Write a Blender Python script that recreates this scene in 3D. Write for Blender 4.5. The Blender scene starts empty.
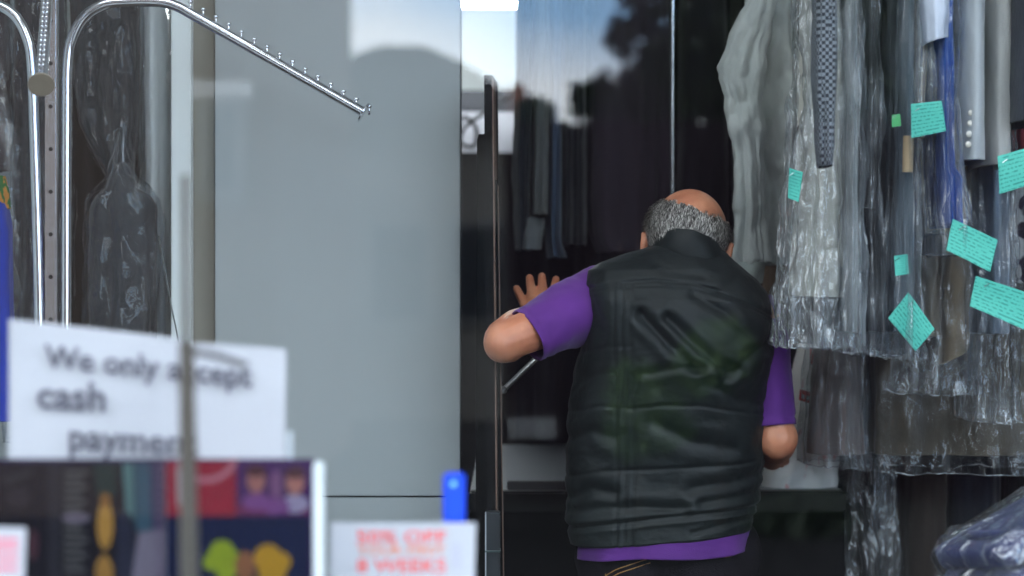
import bpy, bmesh, math, random
import numpy as np
from mathutils import Vector, Matrix, noise as mnoise
random.seed(7); np.random.seed(7)
PI = math.pi
FP = 2105.0            # focal length in pixels of a 1024 wide frame
CZ = 1.42              # camera height
GY = 1.80              # shop window pane
SC = bpy.context.scene
COL = SC.collection

def P(x, y, D):        # photo position at distance D into the shop
    return Vector(((x-512)*D/FP, D, CZ-(y-288)*D/FP))
def R(x, y, d):        # street position seen mirrored in the pane at optical distance d
    return Vector(((x-512)*d/FP, 2*GY-d, CZ-(y-288)*d/FP))
def K(D): return D/FP

# ------------------------------------------------------------------ materials
MATS = {}
def _new(name):
    m = bpy.data.materials.new(name); m.use_nodes = True
    nt = m.node_tree; nt.nodes.clear()
    out = nt.nodes.new('ShaderNodeOutputMaterial')
    return m, nt, out
def N(nt, t, **kw):
    n = nt.nodes.new(t)
    for k, v in kw.items():
        if k in n.inputs: n.inputs[k].default_value = v
        else: setattr(n, k, v)
    return n
def L(nt, a, b): nt.links.new(a, b)
def noise_node(nt, scale, detail=3, stretch=None, coord='Object'):
    tc = N(nt, 'ShaderNodeTexCoord'); mp = N(nt, 'ShaderNodeMapping')
    if stretch: mp.inputs['Scale'].default_value = stretch
    L(nt, tc.outputs[coord], mp.inputs['Vector'])
    no = N(nt, 'ShaderNodeTexNoise', Scale=scale, Detail=detail)
    L(nt, mp.outputs['Vector'], no.inputs['Vector'])
    return no
def plain(name, col, rough=.6, metal=0., var=.12, nscale=14, bump=0., bscale=200, stretch=None, spec=.5, sheen=0., coat=0.):
    """principled surface whose colour wanders a little"""
    if name in MATS: return MATS[name]
    m, nt, out = _new(name)
    b = N(nt, 'ShaderNodeBsdfPrincipled'); b.inputs['Roughness'].default_value = rough
    b.inputs['Metallic'].default_value = metal; b.inputs['Specular IOR Level'].default_value = spec
    b.inputs['Sheen Weight'].default_value = sheen; b.inputs['Coat Weight'].default_value = coat
    no = noise_node(nt, nscale, 4, stretch)
    mx = N(nt, 'ShaderNodeMix', data_type='RGBA')
    c = np.array(col)
    mx.inputs[6].default_value = (*np.clip(c*(1-var), 0, 1), 1); mx.inputs[7].default_value = (*np.clip(c*(1+var), 0, 1), 1)
    L(nt, no.outputs['Fac'], mx.inputs[0]); L(nt, mx.outputs[2], b.inputs['Base Color'])
    if bump:
        nb = noise_node(nt, bscale, 3, stretch); bp = N(nt, 'ShaderNodeBump', Strength=bump, Distance=.004)
        L(nt, nb.outputs['Fac'], bp.inputs['Height']); L(nt, bp.outputs['Normal'], b.inputs['Normal'])
    L(nt, b.outputs['BSDF'], out.inputs['Surface'])
    MATS[name] = m; return m
def srgb(r, g, b):
    f = lambda c: (c/255/12.92) if c/255 <= .04045 else ((c/255+.055)/1.055)**2.4
    return (f(r), f(g), f(b))
def cloth(name, rgb, rough=.9, var=.14, sheen=.2):
    return plain('cloth_'+name, srgb(*rgb), rough, 0, var, 9, .35, 260, (1, 1, .35), .25, sheen)
def check_cloth(name, c1, c2, scale):
    m, nt, out = _new(name); b = N(nt, 'ShaderNodeBsdfPrincipled', Roughness=.85)
    tc = N(nt, 'ShaderNodeTexCoord'); ck = N(nt, 'ShaderNodeTexChecker', Scale=scale)
    ck.inputs['Color1'].default_value = (*c1, 1); ck.inputs['Color2'].default_value = (*c2, 1)
    L(nt, tc.outputs['Object'], ck.inputs['Vector']); L(nt, ck.outputs['Color'], b.inputs['Base Color'])
    L(nt, b.outputs['BSDF'], out.inputs['Surface']); return m
def blotch_cloth(name, c1, c2, scale, thr=.5):
    m, nt, out = _new(name); b = N(nt, 'ShaderNodeBsdfPrincipled', Roughness=.85)
    no = noise_node(nt, scale, 1); cr = N(nt, 'ShaderNodeValToRGB')
    cr.color_ramp.elements[0].position = thr-.02; cr.color_ramp.elements[1].position = thr+.02
    cr.color_ramp.elements[0].color = (*c1, 1); cr.color_ramp.elements[1].color = (*c2, 1)
    L(nt, no.outputs['Fac'], cr.inputs['Fac']); L(nt, cr.outputs['Color'], b.inputs['Base Color'])
    L(nt, b.outputs['BSDF'], out.inputs['Surface']); return m
def fresnel(nt, f0, gain=1.0):
    lw = N(nt, 'ShaderNodeLayerWeight', Blend=.5)
    pw = N(nt, 'ShaderNodeMath', operation='POWER'); pw.inputs[1].default_value = 5
    L(nt, lw.outputs['Facing'], pw.inputs[0])
    ma = N(nt, 'ShaderNodeMath', operation='MULTIPLY_ADD'); ma.inputs[1].default_value = (1-f0)*gain; ma.inputs[2].default_value = f0
    L(nt, pw.outputs[0], ma.inputs[0]); return ma
def glass_mat(name, tint=(1, 1, 1), f0=.043):
    m, nt, out = _new(name)
    tr = N(nt, 'ShaderNodeBsdfTransparent'); tr.inputs['Color'].default_value = (*tint, 1)
    gl = N(nt, 'ShaderNodeBsdfGlossy', Roughness=.0)
    mx = N(nt, 'ShaderNodeMixShader'); fr = fresnel(nt, f0)
    L(nt, fr.outputs[0], mx.inputs[0]); L(nt, tr.outputs[0], mx.inputs[1]); L(nt, gl.outputs[0], mx.inputs[2])
    L(nt, mx.outputs[0], out.inputs['Surface']); return m
def film_mat(name, haze=.08, rough=.16, f0=.05, tint=(.93, .95, .97), wr=70, bump=.7, hazecol=(.75, .8, .85)):
    """thin clear polythene: mostly see-through, a little milky, crinkled shine"""
    m, nt, out = _new(name)
    tr = N(nt, 'ShaderNodeBsdfTransparent'); tr.inputs['Color'].default_value = (*tint, 1)
    df = N(nt, 'ShaderNodeBsdfDiffuse'); df.inputs['Color'].default_value = (*hazecol, 1)
    gl = N(nt, 'ShaderNodeBsdfGlossy', Roughness=rough)
    n1 = noise_node(nt, wr, 4, (1, 1, .28)); n2 = noise_node(nt, wr*.35, 5, (1, 1, .6))
    tcv = N(nt, 'ShaderNodeTexCoord'); mpv = N(nt, 'ShaderNodeMapping'); mpv.inputs['Scale'].default_value = (1, 1, .45)
    dv = N(nt, 'ShaderNodeMix', data_type='RGBA'); dv.inputs[0].default_value = .04; L(nt, tcv.outputs['Object'], dv.inputs[6]); L(nt, n2.outputs['Color'], dv.inputs[7])
    L(nt, dv.outputs[2], mpv.inputs['Vector']); vo = N(nt, 'ShaderNodeTexVoronoi', Scale=wr*.85); L(nt, mpv.outputs['Vector'], vo.inputs['Vector'])
    vm = N(nt, 'ShaderNodeMath', operation='MULTIPLY_ADD'); vm.inputs[1].default_value = 1.1; L(nt, vo.outputs['Distance'], vm.inputs[0]); L(nt, n2.outputs['Fac'], vm.inputs[2])
    ad = N(nt, 'ShaderNodeMath', operation='ADD'); L(nt, n1.outputs['Fac'], ad.inputs[0]); L(nt, vm.outputs[0], ad.inputs[1])
    bp = N(nt, 'ShaderNodeBump', Strength=bump, Distance=.012); L(nt, ad.outputs[0], bp.inputs['Height'])
    L(nt, bp.outputs['Normal'], gl.inputs['Normal'])
    n3 = noise_node(nt, wr*.6, 5, (1, 1, .16)); n4 = noise_node(nt, wr*.3, 4, (1, 1, .7))
    mu = N(nt, 'ShaderNodeMath', operation='MULTIPLY'); L(nt, n3.outputs['Fac'], mu.inputs[0]); L(nt, n4.outputs['Fac'], mu.inputs[1])
    hz = N(nt, 'ShaderNodeMapRange'); hz.inputs[1].default_value = .19; hz.inputs[2].default_value = .40
    hz.inputs[3].default_value = haze*.35; hz.inputs[4].default_value = haze*3.2
    L(nt, mu.outputs[0], hz.inputs[0])
    m1 = N(nt, 'ShaderNodeMixShader'); L(nt, hz.outputs[0], m1.inputs[0]); L(nt, tr.outputs[0], m1.inputs[1]); L(nt, df.outputs[0], m1.inputs[2])
    m2 = N(nt, 'ShaderNodeMixShader'); fr = fresnel(nt, f0, .8)
    L(nt, fr.outputs[0], m2.inputs[0]); L(nt, m1.outputs[0], m2.inputs[1]); L(nt, gl.outputs[0], m2.inputs[2])
    L(nt, m2.outputs[0], out.inputs['Surface']); return m
def emit_mat(name, col, s):
    m, nt, out = _new(name); e = N(nt, 'ShaderNodeEmission', Strength=s); e.inputs['Color'].default_value = (*col, 1)
    L(nt, e.outputs[0], out.inputs['Surface']); return m
def ticket_mat(name, base, ink):
    """paper ticket with rows of printed and handwritten lines (uses the sheet's own UV)"""
    m, nt, out = _new(name); b = N(nt, 'ShaderNodeBsdfPrincipled', Roughness=.6)
    uv = N(nt, 'ShaderNodeUVMap'); sp = N(nt, 'ShaderNodeSeparateXYZ'); L(nt, uv.outputs[0], sp.inputs[0])
    mu = N(nt, 'ShaderNodeMath', operation='MULTIPLY'); mu.inputs[1].default_value = 9*2*PI; L(nt, sp.outputs['Y'], mu.inputs[0])
    si = N(nt, 'ShaderNodeMath', operation='SINE'); L(nt, mu.outputs[0], si.inputs[0])
    gt = N(nt, 'ShaderNodeMath', operation='GREATER_THAN'); gt.inputs[1].default_value = .45; L(nt, si.outputs[0], gt.inputs[0])
    mp = N(nt, 'ShaderNodeMapping'); mp.inputs['Scale'].default_value = (14, 9, 1); L(nt, uv.outputs[0], mp.inputs[0])
    no = N(nt, 'ShaderNodeTexNoise', Scale=1.3, Detail=4); L(nt, mp.outputs[0], no.inputs['Vector'])
    g2 = N(nt, 'ShaderNodeMath', operation='GREATER_THAN'); g2.inputs[1].default_value = .5; L(nt, no.outputs['Fac'], g2.inputs[0])
    m3 = N(nt, 'ShaderNodeMath', operation='MULTIPLY'); L(nt, gt.outputs[0], m3.inputs[0]); L(nt, g2.outputs[0], m3.inputs[1])
    mx = N(nt, 'ShaderNodeMix', data_type='RGBA'); mx.inputs[6].default_value = (*base, 1); mx.inputs[7].default_value = (*ink, 1)
    L(nt, m3.outputs[0], mx.inputs[0]); L(nt, mx.outputs[2], b.inputs['Base Color'])
    L(nt, b.outputs[0], out.inputs['Surface']); return m

CHROME = plain('chrome', (.62, .64, .68), .17, 1, .06, 30)
STEEL = plain('dull_steel', (.42, .43, .45), .35, 1, .1, 30)
DARKHOLE = plain('hole_black', (.01, .01, .012), .9)
CAPMAT = plain('beige_cap', srgb(128, 118, 102), .55, 0, .15, 60)
GREYPANEL = plain('grey_panel_paint', srgb(143, 149, 151), .55, 0, .05, 3, .08, 40)
FILM = film_mat('polythene', .07, .10, .10, (.93, .95, .97), 42, 1.0)
FILM_MILKY = film_mat('milky_polythene', .15, .12, .10, (.92, .94, .96), 45, .9)
FILM_CRISP = film_mat('crisp_polythene', .12, .08, .22, (.93, .95, .97), 60, 1.3)
HEM = film_mat('polythene_hem', .18, .15, .12)
FILM_LEFT = film_mat('dull_polythene', .010, .10, .03, wr=34, bump=.9)
FILM_DIM = film_mat('thin_polythene', .028, .18, .05, wr=40)
PAPER = plain('white_paper', srgb(172, 173, 181), .6, 0, .03, 10)
TEAL = ticket_mat('teal_ticket', srgb(80, 190, 172), srgb(40, 140, 130))
GREEN = ticket_mat('green_ticket', srgb(90, 190, 120), srgb(50, 130, 80))
BLACKWOOD = plain('black_stained_wood', srgb(11, 10, 12), .65, 0, .3, 20, .2, 60, (1, 1, .1), .1)
BROWNWOOD = plain('brown_wood_edge', srgb(92, 70, 58), .5, 0, .3, 30, .2, 60, (1, 1, .1))
WIRE = plain('hanger_wire', (.35, .36, .38), .3, 1)

# ------------------------------------------------------------------ mesh helpers
class MB:
    """collects shapes, builds them as ONE mesh object"""
    def __init__(s): s.V = []; s.F = []; s.M = []; s.mats = []; s.uv = None
    def add(s, V, F, mat):
        if mat not in s.mats: s.mats.append(mat)
        o = len(s.V); s.V += [tuple(v) for v in V]; s.F += [tuple(i+o for i in f) for f in F]
        s.M += [s.mats.index(mat)]*len(F); return s
    def build(s, name, parent=None, loc=None, smooth=True, sharp=None):
        me = bpy.data.meshes.new(name)
        base = Vector(loc) if loc is not None else Vector((0, 0, 0))
        if parent is not None:
            q = parent
            base = Vector((0, 0, 0))
            while q is not None: base += Vector(q.location); q = q.parent
        V = np.array(s.V, float).reshape(-1, 3) - np.array(base)
        me.from_pydata(V.tolist(), [], s.F)
        for m in s.mats: me.materials.append(m)
        me.polygons.foreach_set('material_index', s.M)
        me.polygons.foreach_set('use_smooth', [smooth]*len(s.F))
        bm = bmesh.new(); bm.from_mesh(me); bmesh.ops.recalc_face_normals(bm, faces=bm.faces)
        if smooth and sharp:
            for e in bm.edges:
                if len(e.link_faces) == 2 and e.calc_face_angle(0) > math.radians(sharp): e.smooth = False
        bm.to_mesh(me); bm.free(); me.update()
        o = bpy.data.objects.new(name, me); COL.objects.link(o)
        if parent is not None: o.parent = parent
        elif loc is not None: o.location = base
        return o
def one(name, VF, mat, parent=None, loc=None, smooth=True, sharp=40):
    return MB().add(*VF, mat).build(name, parent, loc, smooth, sharp)
def tag(o, label=None, cat=None, group=None, kind=None):
    if label: o['label'] = label
    if cat: o['category'] = cat
    if group: o['group'] = group
    if kind: o['kind'] = kind
    return o
def thing(name, label, cat, loc, group=None):
    o = bpy.data.objects.new(name, None); COL.objects.link(o); o.location = loc; o.empty_display_size = .05
    return tag(o, label, cat, group)
def struct(o): o['kind'] = 'structure'; return o

def box(x0, x1, y0, y1, z0, z1, bev=0.0, seg=2):
    bm = bmesh.new(); bmesh.ops.create_cube(bm, size=1)
    for v in bm.verts: v.co = Vector((x0+(v.co.x+.5)*(x1-x0), y0+(v.co.y+.5)*(y1-y0), z0+(v.co.z+.5)*(z1-z0)))
    if bev: bmesh.ops.bevel(bm, geom=bm.edges[:], offset=bev, segments=seg, affect='EDGES')
    V = [v.co.copy() for v in bm.verts]; bm.verts.index_update()
    F = [[v.index for v in f.verts] for f in bm.faces]; bm.free(); return V, F
def pbox(x0, x1, y0, y1, D0, D1, bev=0.0, Dref=None):     # box whose front outline sits at photo pixels
    d = Dref or D0; a = P(x0, y1, d); b = P(x1, y0, d)
    return box(a.x, b.x, D0, D1, a.z, b.z, bev)
def loft(rings, cap0=False, cap1=False):
    n = len(rings[0]); V = [p for r in rings for p in r]; F = []
    for j in range(len(rings)-1):
        for i in range(n):
            i2 = (i+1) % n; F.append((j*n+i, j*n+i2, (j+1)*n+i2, (j+1)*n+i))
    if cap0: F.append(tuple(range(n)))
    if cap1: F.append(tuple((len(rings)-1)*n+i for i in range(n)))
    return V, F
def smooth_path(pts, n=8):
    pts = [Vector(p) for p in pts]; out = []
    for i in range(len(pts)-1):
        p0 = pts[max(i-1, 0)]; p1 = pts[i]; p2 = pts[i+1]; p3 = pts[min(i+2, len(pts)-1)]
        for k in range(n):
            t = k/n
            out.append(.5*((2*p1)+(-p0+p2)*t+(2*p0-5*p1+4*p2-p3)*t*t+(-p0+3*p1-3*p2+p3)*t**3))
    out.append(pts[-1]); return out
def tube(path, rad, seg=12, cap=True):
    path = [Vector(p) for p in path]; rings = []; prev = None
    for i, p in enumerate(path):
        t = (path[min(i+1, len(path)-1)]-path[max(i-1, 0)]).normalized()
        if prev is None:
            a = Vector((0, 0, 1)) if abs(t.z) < .9 else Vector((1, 0, 0)); u = t.cross(a).normalized()
        else: u = (prev-t*prev.dot(t)).normalized()
        prev = u; w = t.cross(u); r = rad(i/(len(path)-1)) if callable(rad) else rad
        rings.append([p+(u*math.cos(2*PI*k/seg)+w*math.sin(2*PI*k/seg))*r for k in range(seg)])
    return loft(rings, cap, cap)
def ellipsoid(c, r, nu=24, nv=16, rot=None):
    c = Vector(c); rings = []
    for j in range(nv+1):
        th = PI*j/nv; s = max(math.sin(th), 1e-3)
        rg = []
        for i in range(nu):
            q = Vector((r[0]*s*math.cos(2*PI*i/nu), r[1]*s*math.sin(2*PI*i/nu), r[2]*math.cos(th)))
            rg.append(c+(rot @ q if rot else q))
        rings.append(rg)
    return loft(rings, True, True)
def capsule(a, b, ra, rb, seg=16):
    """tapered limb with round ends"""
    a = Vector(a); b = Vector(b); t = (b-a); ln = t.length; t.normalize()
    h = Vector((0, 0, 1)) if abs(t.z) < .9 else Vector((1, 0, 0)); u = t.cross(h).normalized(); w = t.cross(u)
    prof = [(-ra*math.cos(x), ra*math.sin(x)) for x in (.12, .5, .9, 1.25)]+[(0, ra), (ln*.5, (ra+rb)/2), (ln, rb)]+[(ln+rb*math.sin(x), rb*math.cos(x)) for x in (.35, .7, 1.1, 1.45)]
    return loft([[a+t*p+(u*math.cos(2*PI*k/seg)+w*math.sin(2*PI*k/seg))*r for k in range(seg)] for p, r in prof], True, True)
def plate(poly, D, th=.001, D2=None):       # flat outline (photo pixels at D) with thickness
    a = [P(x, y, D) for x, y in poly]; b = [p+Vector((0, th, 0)) for p in a]; n = len(a)
    F = [tuple(range(n)), tuple(range(2*n-1, n-1, -1))]+[(i, (i+1) % n, n+(i+1) % n, n+i) for i in range(n)]
    return a+b, F
def disc_poly(cx, cy, rx, ry, n=24, a0=0, a1=2*PI): return [(cx+rx*math.cos(a0+(a1-a0)*i/n), cy+ry*math.sin(a0+(a1-a0)*i/n)) for i in range(n)]
def prism(poly3, vec):
    a = [Vector(p) for p in poly3]; b = [p+Vector(vec) for p in a]; n = len(a)
    return a+b, [tuple(range(n)), tuple(range(2*n-1, n-1, -1))]+[(i, (i+1) % n, n+(i+1) % n, n+i) for i in range(n)]
def text_mesh(body, size, bold=0.0, shear=0.):
    cu = bpy.data.curves.new('t', 'FONT'); cu.body = body; cu.size = size; cu.offset = bold; cu.extrude = .0003; cu.resolution_u = 3
    cu.shear = shear
    o = bpy.data.objects.new('t', cu); COL.objects.link(o); bpy.context.view_layer.update()
    me = bpy.data.meshes.new_from_object(o.evaluated_get(bpy.context.evaluated_depsgraph_get()))
    V = [v.co.copy() for v in me.vertices]; F = [tuple(p.vertices) for p in me.polygons]
    bpy.data.objects.remove(o); bpy.data.curves.remove(cu); bpy.data.meshes.remove(me); return V, F
def text_px(body, x0, x1, ybase, D, slope=0., bold=.006, hscale=1.0):
    """lettering whose baseline runs from pixel x0 to x1 at distance D; size follows from the width"""
    V, F = text_mesh(body, 1.0, bold)
    xs = [v.x for v in V]; lo, hi = min(xs), max(xs)
    a = P(x0, ybase, D); b = P(x1, ybase, D); s = (b.x-a.x)/(hi-lo)
    return [Vector((a.x+(v.x-lo)*s, D+v.z*.3, a.z+v.y*s*hscale-(v.x-lo)*s*slope)) for v in V], F
def interp(rows, y):
    ys = [r[0] for r in rows]
    return [float(np.interp(y, ys, [r[i] for r in rows])) for i in range(1, len(rows[0]))]
def fbm(v, s, seed=0., oct=3):
    return mnoise.fractal(Vector((v[0]*s+seed, v[1]*s+seed*.7, v[2]*s-seed)), 1.0, 2.0, oct)

# ------------------------------------------------------------------ hanging clothes
def drape(rows, D, ry, folds, crinkle=0., seed=0, nu=72, nv=70, hem=0., ytop=None, shoulder=True, cap=True, power=2.3, flare=1.):
    """cloth tube between photo outlines rows=(y, x_left, x_right); ry = half depth; hem = px slope of the hem"""
    rng = random.Random(seed); y0, y1 = rows[0][0], rows[-1][0]
    ph = [(n, a, rng.uniform(0, 6.28), rng.uniform(-1.6, 1.6)) for n, a in folds]
    rings = []
    def ring(y, k, t):
        xl, xr = interp(rows, y); cx = (xl+xr)/2; hx = (xr-xl)/2*K(D)*k
        rg = []
        for i in range(nu):
            th = 2*PI*i/nu; c, s = math.cos(th), math.sin(th)
            e = 2/power
            bx = math.copysign(abs(c)**e, c)*hx; by = math.copysign(abs(s)**e, s)*ry*k
            f = sum(a*math.cos(n*th+p+d*t*2) for n, a, p, d in ph)*(.25+.75*t*flare)
            # folds push the cloth along the outline's normal, mostly front and back
            bx += f*c*hx*.6; by += f*s*ry
            yy = y+(hem*(c*(xr-xl)/2)/40*t**6 if hem else 0)
            p = P(cx, yy, D)+Vector((bx, by, 0))
            if crinkle:
                q = fbm((p.x, p.y, p.z*.55), 26, seed)*crinkle+fbm(p, 9, seed+5)*crinkle*1.6
                p += Vector((c*q, s*q*1.3, fbm(p, 30, seed+9)*crinkle*.5))
                if t > .93: p.z += fbm((p.x, p.y, 0), 30, seed+3)*crinkle*.5
            rg.append(p)
        return rg
    if shoulder:
        for q, k in ((26, .10), (24, .35), (17, .62), (9, .86)): rings.append(ring(y0, k, 0)); rings[-1] = [p+Vector((0, 0, q*K(D))) for p in rings[-1]]
    for j in range(nv+1):
        t = j/nv; rings.append(ring(y0+(y1-y0)*t, 1, t))
    if cap:
        lr = rings[-1]; c = sum(lr, Vector())/nu
        rings.append([c+(p-c)*.94+Vector((0, 0, -.0015)) for p in lr]); rings.append([c+(p-c)*.9+Vector((0, 0, .012)) for p in lr])
        return loft(rings, shoulder, True)
    return loft(rings, shoulder, False)

RAIL = {}
def rail(name, label, D, z, x0, x1):
    t = thing(name, label, 'clothes rail', (x0, D, z))
    one('tube', tube([(x0, D, z), ((x0+x1)/2, D, z), (x1, D, z)], .0125), CHROME, t)
    for x in (x0+.06, x1-.06): one('bracket', tube([(x, D, z), (x, D, 3.0)], .008), CHROME, t)
def hook(root, x, y, D, zr):
    a = P(x, y, D); c = Vector((a.x, D, zr+.004))
    pts = [a, a+Vector((0, 0, max(.01, (zr-.03)-a.z)))]+[c+Vector((0, .018*math.cos(q), .018*math.sin(q))) for q in (-1.2, -.3, .6, 1.57, 2.5, 3.3)]
    one('hanger_hook', tube(smooth_path(pts, 4), .0018, 6), WIRE, root)
def sheet(corners, D, nu=8, nv=8, curl=.004, seed=0, Ds=None):
    """small paper sheet through four pixel corners (tl,tr,br,bl)"""
    rng = random.Random(seed); a, b, c, d = [P(x, y, (Ds[i] if Ds else D)) for i, (x, y) in enumerate(corners)]
    V = []; ph = rng.uniform(0, 6)
    for j in range(nv+1):
        for i in range(nu+1):
            u, v = i/nu, j/nv; p = (a*(1-u)+b*u)*(1-v)+(d*(1-u)+c*u)*v
            p.y += curl*math.sin(u*3.1+ph)+curl*.6*math.sin(v*4+ph*2); V.append(p)
    F = [(j*(nu+1)+i, j*(nu+1)+i+1, (j+1)*(nu+1)+i+1, (j+1)*(nu+1)+i) for j in range(nv) for i in range(nu)]
    return V, F, nu, nv
def ticket(root, corners, D, mat=None, seed=0, name='paper_tag', curl=.003):
    V, F, nu, nv = sheet(corners, D, 8, 8, curl, seed)
    n = len(V); V2 = V+[p+Vector((0, .0006, 0)) for p in V]; F2 = F+[tuple(reversed([i+n for i in f])) for f in F]
    bd = [i for i in range(nu+1)]+[(j+1)*(nu+1)+nu for j in range(nv)]+[nv*(nu+1)+i for i in range(nu-1, -1, -1)]+[j*(nu+1) for j in range(nv-1, 0, -1)]
    F2 += [(bd[i], bd[(i+1) % len(bd)], bd[(i+1) % len(bd)]+n, bd[i]+n) for i in range(len(bd))]
    o = one(name, (V2, F2), mat or TEAL, root, smooth=True)
    ul = o.data.uv_layers.new(name='UVMap')
    for lp in o.data.loops:
        k = lp.vertex_index % n; ul.data[lp.index].uv = ((k % (nu+1))/nu, 1-(k//(nu+1))/nv)
    # staple
    a, b, c, d = corners; sx, sy = a[0]*.62+b[0]*.2+d[0]*.18, a[1]*.62+b[1]*.2+d[1]*.18
    s0 = P(sx-2, sy+1.5, D-.004); s1 = P(sx+2.5, sy-1.5, D-.004)
    one('staple', tube([s0+Vector((0, .003, 0)), s0, s1, s1+Vector((0, .003, 0))], .0006, 6), CHROME, o)
    return o

def garment(name, label, cat, group, rows, D, ry, mat, zr, folds=((3, .10), (5, .08), (8, .05)), gcrk=.0016, seed=0, cover=None, film=None, cov_ry=None, crk=.004, hem=0., ccap=False, cfolds=None, chem=0., nu=72, nv=60, power=2.3):
    top = rows[0]; cx = (top[1]+top[2])/2
    base = P((rows[-1][1]+rows[-1][2])/2, rows[-1][0], D)
    root = one(name, drape(rows, D, ry, folds, gcrk, seed, nu, nv, hem, power=power), mat, None, base)
    tag(root, label, cat, group)
    hook(root, cx, top[0]-20, D, zr)
    if cover:
        cr = [(min(rows[0][0], cover[0][0]), *cover[0][1:])]+list(cover[1:])
        cf = cfolds or ((4, .10), (7, .10), (11, .07), (17, .04))
        cV, cF = drape(cr, D, cov_ry or ry*1.18+.012, cf, crk, seed+50, 120, 110, chem, cap=False, power=power)
        hm = tube(cV[-120:]+[cV[-120]], .0011, 6, False)
        MB().add(cV, cF, film or FILM).add(*hm, HEM).build('plastic_cover', root, smooth=True, sharp=60)
    return root

# ================================================================== SETTING
FLOOR = plain('floor_vinyl', srgb(92, 88, 84), .5, 0, .15, 6)
DARKWALL = plain('dark_wall_paint', srgb(58, 54, 60), .8, 0, .12, 3)
WHITEWALL = plain('white_wall_paint', srgb(214, 220, 220), .75, 0, .04, 3)
CEIL = plain('ceiling_paint', srgb(200, 204, 204), .85, 0, .04, 3)
struct(one('floor', box(-2.3, 2.9, 1.75, 8.3, -.1, 0), FLOOR, smooth=False))
struct(one('ceiling', box(-2.3, 2.9, 1.75, 8.3, 3.0, 3.1), CEIL, smooth=False))
struct(one('wall_left', box(-2.4, -2.3, 1.75, 8.3, 0, 3.0), WHITEWALL, smooth=False))
struct(one('wall_right', box(2.9, 3.0, 1.75, 8.3, 0, 3.0), DARKWALL, smooth=False))
struct(one('wall_back', box(-2.3, 2.9, 8.2, 8.3, 0, 3.0), WHITEWALL, smooth=False))
BRICK = plain('shopfront_paint', srgb(60, 62, 70), .5)
mb = MB()
for b in ((-2.4, 3.0, 1.70, 1.78, -.1, .78), (-2.4, 3.0, 1.70, 1.78, 2.85, 3.6), (-2.4, -2.1, 1.70, 1.78, .78, 2.85), (2.7, 3.0, 1.70, 1.78, .78, 2.85)): mb.add(*box(*b), BRICK)
struct(mb.build('wall_front', smooth=False))
win = struct(one('window_1', box(-2.1, 2.7, GY, GY+.008, .80, 2.85), glass_mat('window_glass', (.97, .985, .985), .055), smooth=False))
FRAMEMAT = plain('window_frame_paint', srgb(70, 72, 78), .4)
mb = MB()
for b in ((-2.1, 2.7, 1.78, 1.86, .78, .83), (-2.1, 2.7, 1.78, 1.86, 2.80, 2.85), (-2.1, -2.05, 1.78, 1.86, .83, 2.80), (2.65, 2.7, 1.78, 1.86, .83, 2.80)): mb.add(*box(*b, .004), FRAMEMAT)
mb.build('window_frame', win, smooth=False)
one('window_sill', box(-2.25, 2.8, 1.87, 2.85, .94, .98, .004), plain('sill_paint', srgb(196, 198, 200), .5), win, smooth=False)
one('sill_riser', box(-2.25, 2.8, 2.78, 2.81, 0, .94), plain('sill_paint', srgb(196, 198, 200), .5), win, smooth=False)

# partition left of the man: beige post, white board, dark nook behind the rack
pt = thing('partition', 'tall grey painted partition with a seam near its foot, left of the dark doorway', 'partition', P(337, 1000, 4.2)*1.0)
pt.location.z = 0
a = P(215, 496, 4.2); b = P(460, -80, 4.2); zs = a.z
one('panel', box(a.x, b.x, 4.2, 4.24, zs, 2.6, .002), GREYPANEL, pt, smooth=False)
one('panel', box(a.x, b.x, 4.2, 4.24, 0.0, zs-.0035, .002), GREYPANEL, pt, smooth=False)
one('core', box(a.x+.004, b.x-.006, 4.212, 4.60, 0, 2.59), plain('dark_core', srgb(38, 38, 42), .8), pt, smooth=False)
a = P(193, 0, 4.26); b = P(216, 0, 4.26)
struct(one('trim_1', box(a.x, b.x, 4.26, 4.5, 0, 2.7, .004), plain('beige_post', srgb(128, 126, 116), .7, 0, .06, 8), smooth=False))
a = P(171, 0, 4.27); b = P(193, 0, 4.27)
struct(one('trim_2', box(a.x, b.x, 4.27, 4.7, 0, 2.7, .004), WHITEWALL, smooth=False))
a = P(100, 0, 4.8); b = P(175, 0, 4.8)
struct(one('wall_partition', box(-2.3, b.x, 4.8, 4.86, 0, 2.75), plain('pale_board', srgb(190, 198, 198), .8, 0, .04, 3), smooth=False))

# back room: dark lower wall, cabinet, shelf, paper, lamps
TUBE = emit_mat('lamp_tube', (.92, .97, 1.0), 110)
def batten(label, x, D, z, length):
    t = thing('overhead_light', label, 'light', (x, D, z), 'fluorescent ceiling lights')
    one('housing', box(x-length/2, x+length/2, D-.04, D+.04, z, z+.05, .006), plain('lamp_housing', srgb(225, 228, 228), .5), t, smooth=False)
    one('lamp_tube', tube([(x-length/2+.03, D, z-.018), (x, D, z-.018), (x+length/2-.03, D, z-.018)], .016), TUBE, t)
    one('rod', tube([(x-length*.4, D, z+.05), (x-length*.4, D, 3.0)], .006, 8), STEEL, t)
    one('rod', tube([(x+length*.4, D, z+.05), (x+length*.4, D, 3.0)], .006, 8), STEEL, t)
p = P(488, 3, 7.25); batten('white tube light high over the white back wall', p.x-.15, 7.25, p.z+.02, .85)
FILL_EMIT = emit_mat('fill_diffuser', (.93, .97, 1.0), 7.0)
def fill_panel(label, x, D):  # unseen glowing panel, added to brighten the clothes, partition and man
    t = thing('overhead_light', label, 'light', (x, D, 2.92), 'added fill panels behind the window')
    one('frame', box(x-.62, x+.62, D-.32, D+.32, 2.93, 3.0, .006), plain('lamp_housing', srgb(225, 228, 228), .5), t, smooth=False)
    one('diffuser', box(x-.6, x+.6, D-.3, D+.3, 2.92, 2.935), FILL_EMIT, t, smooth=False)
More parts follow.
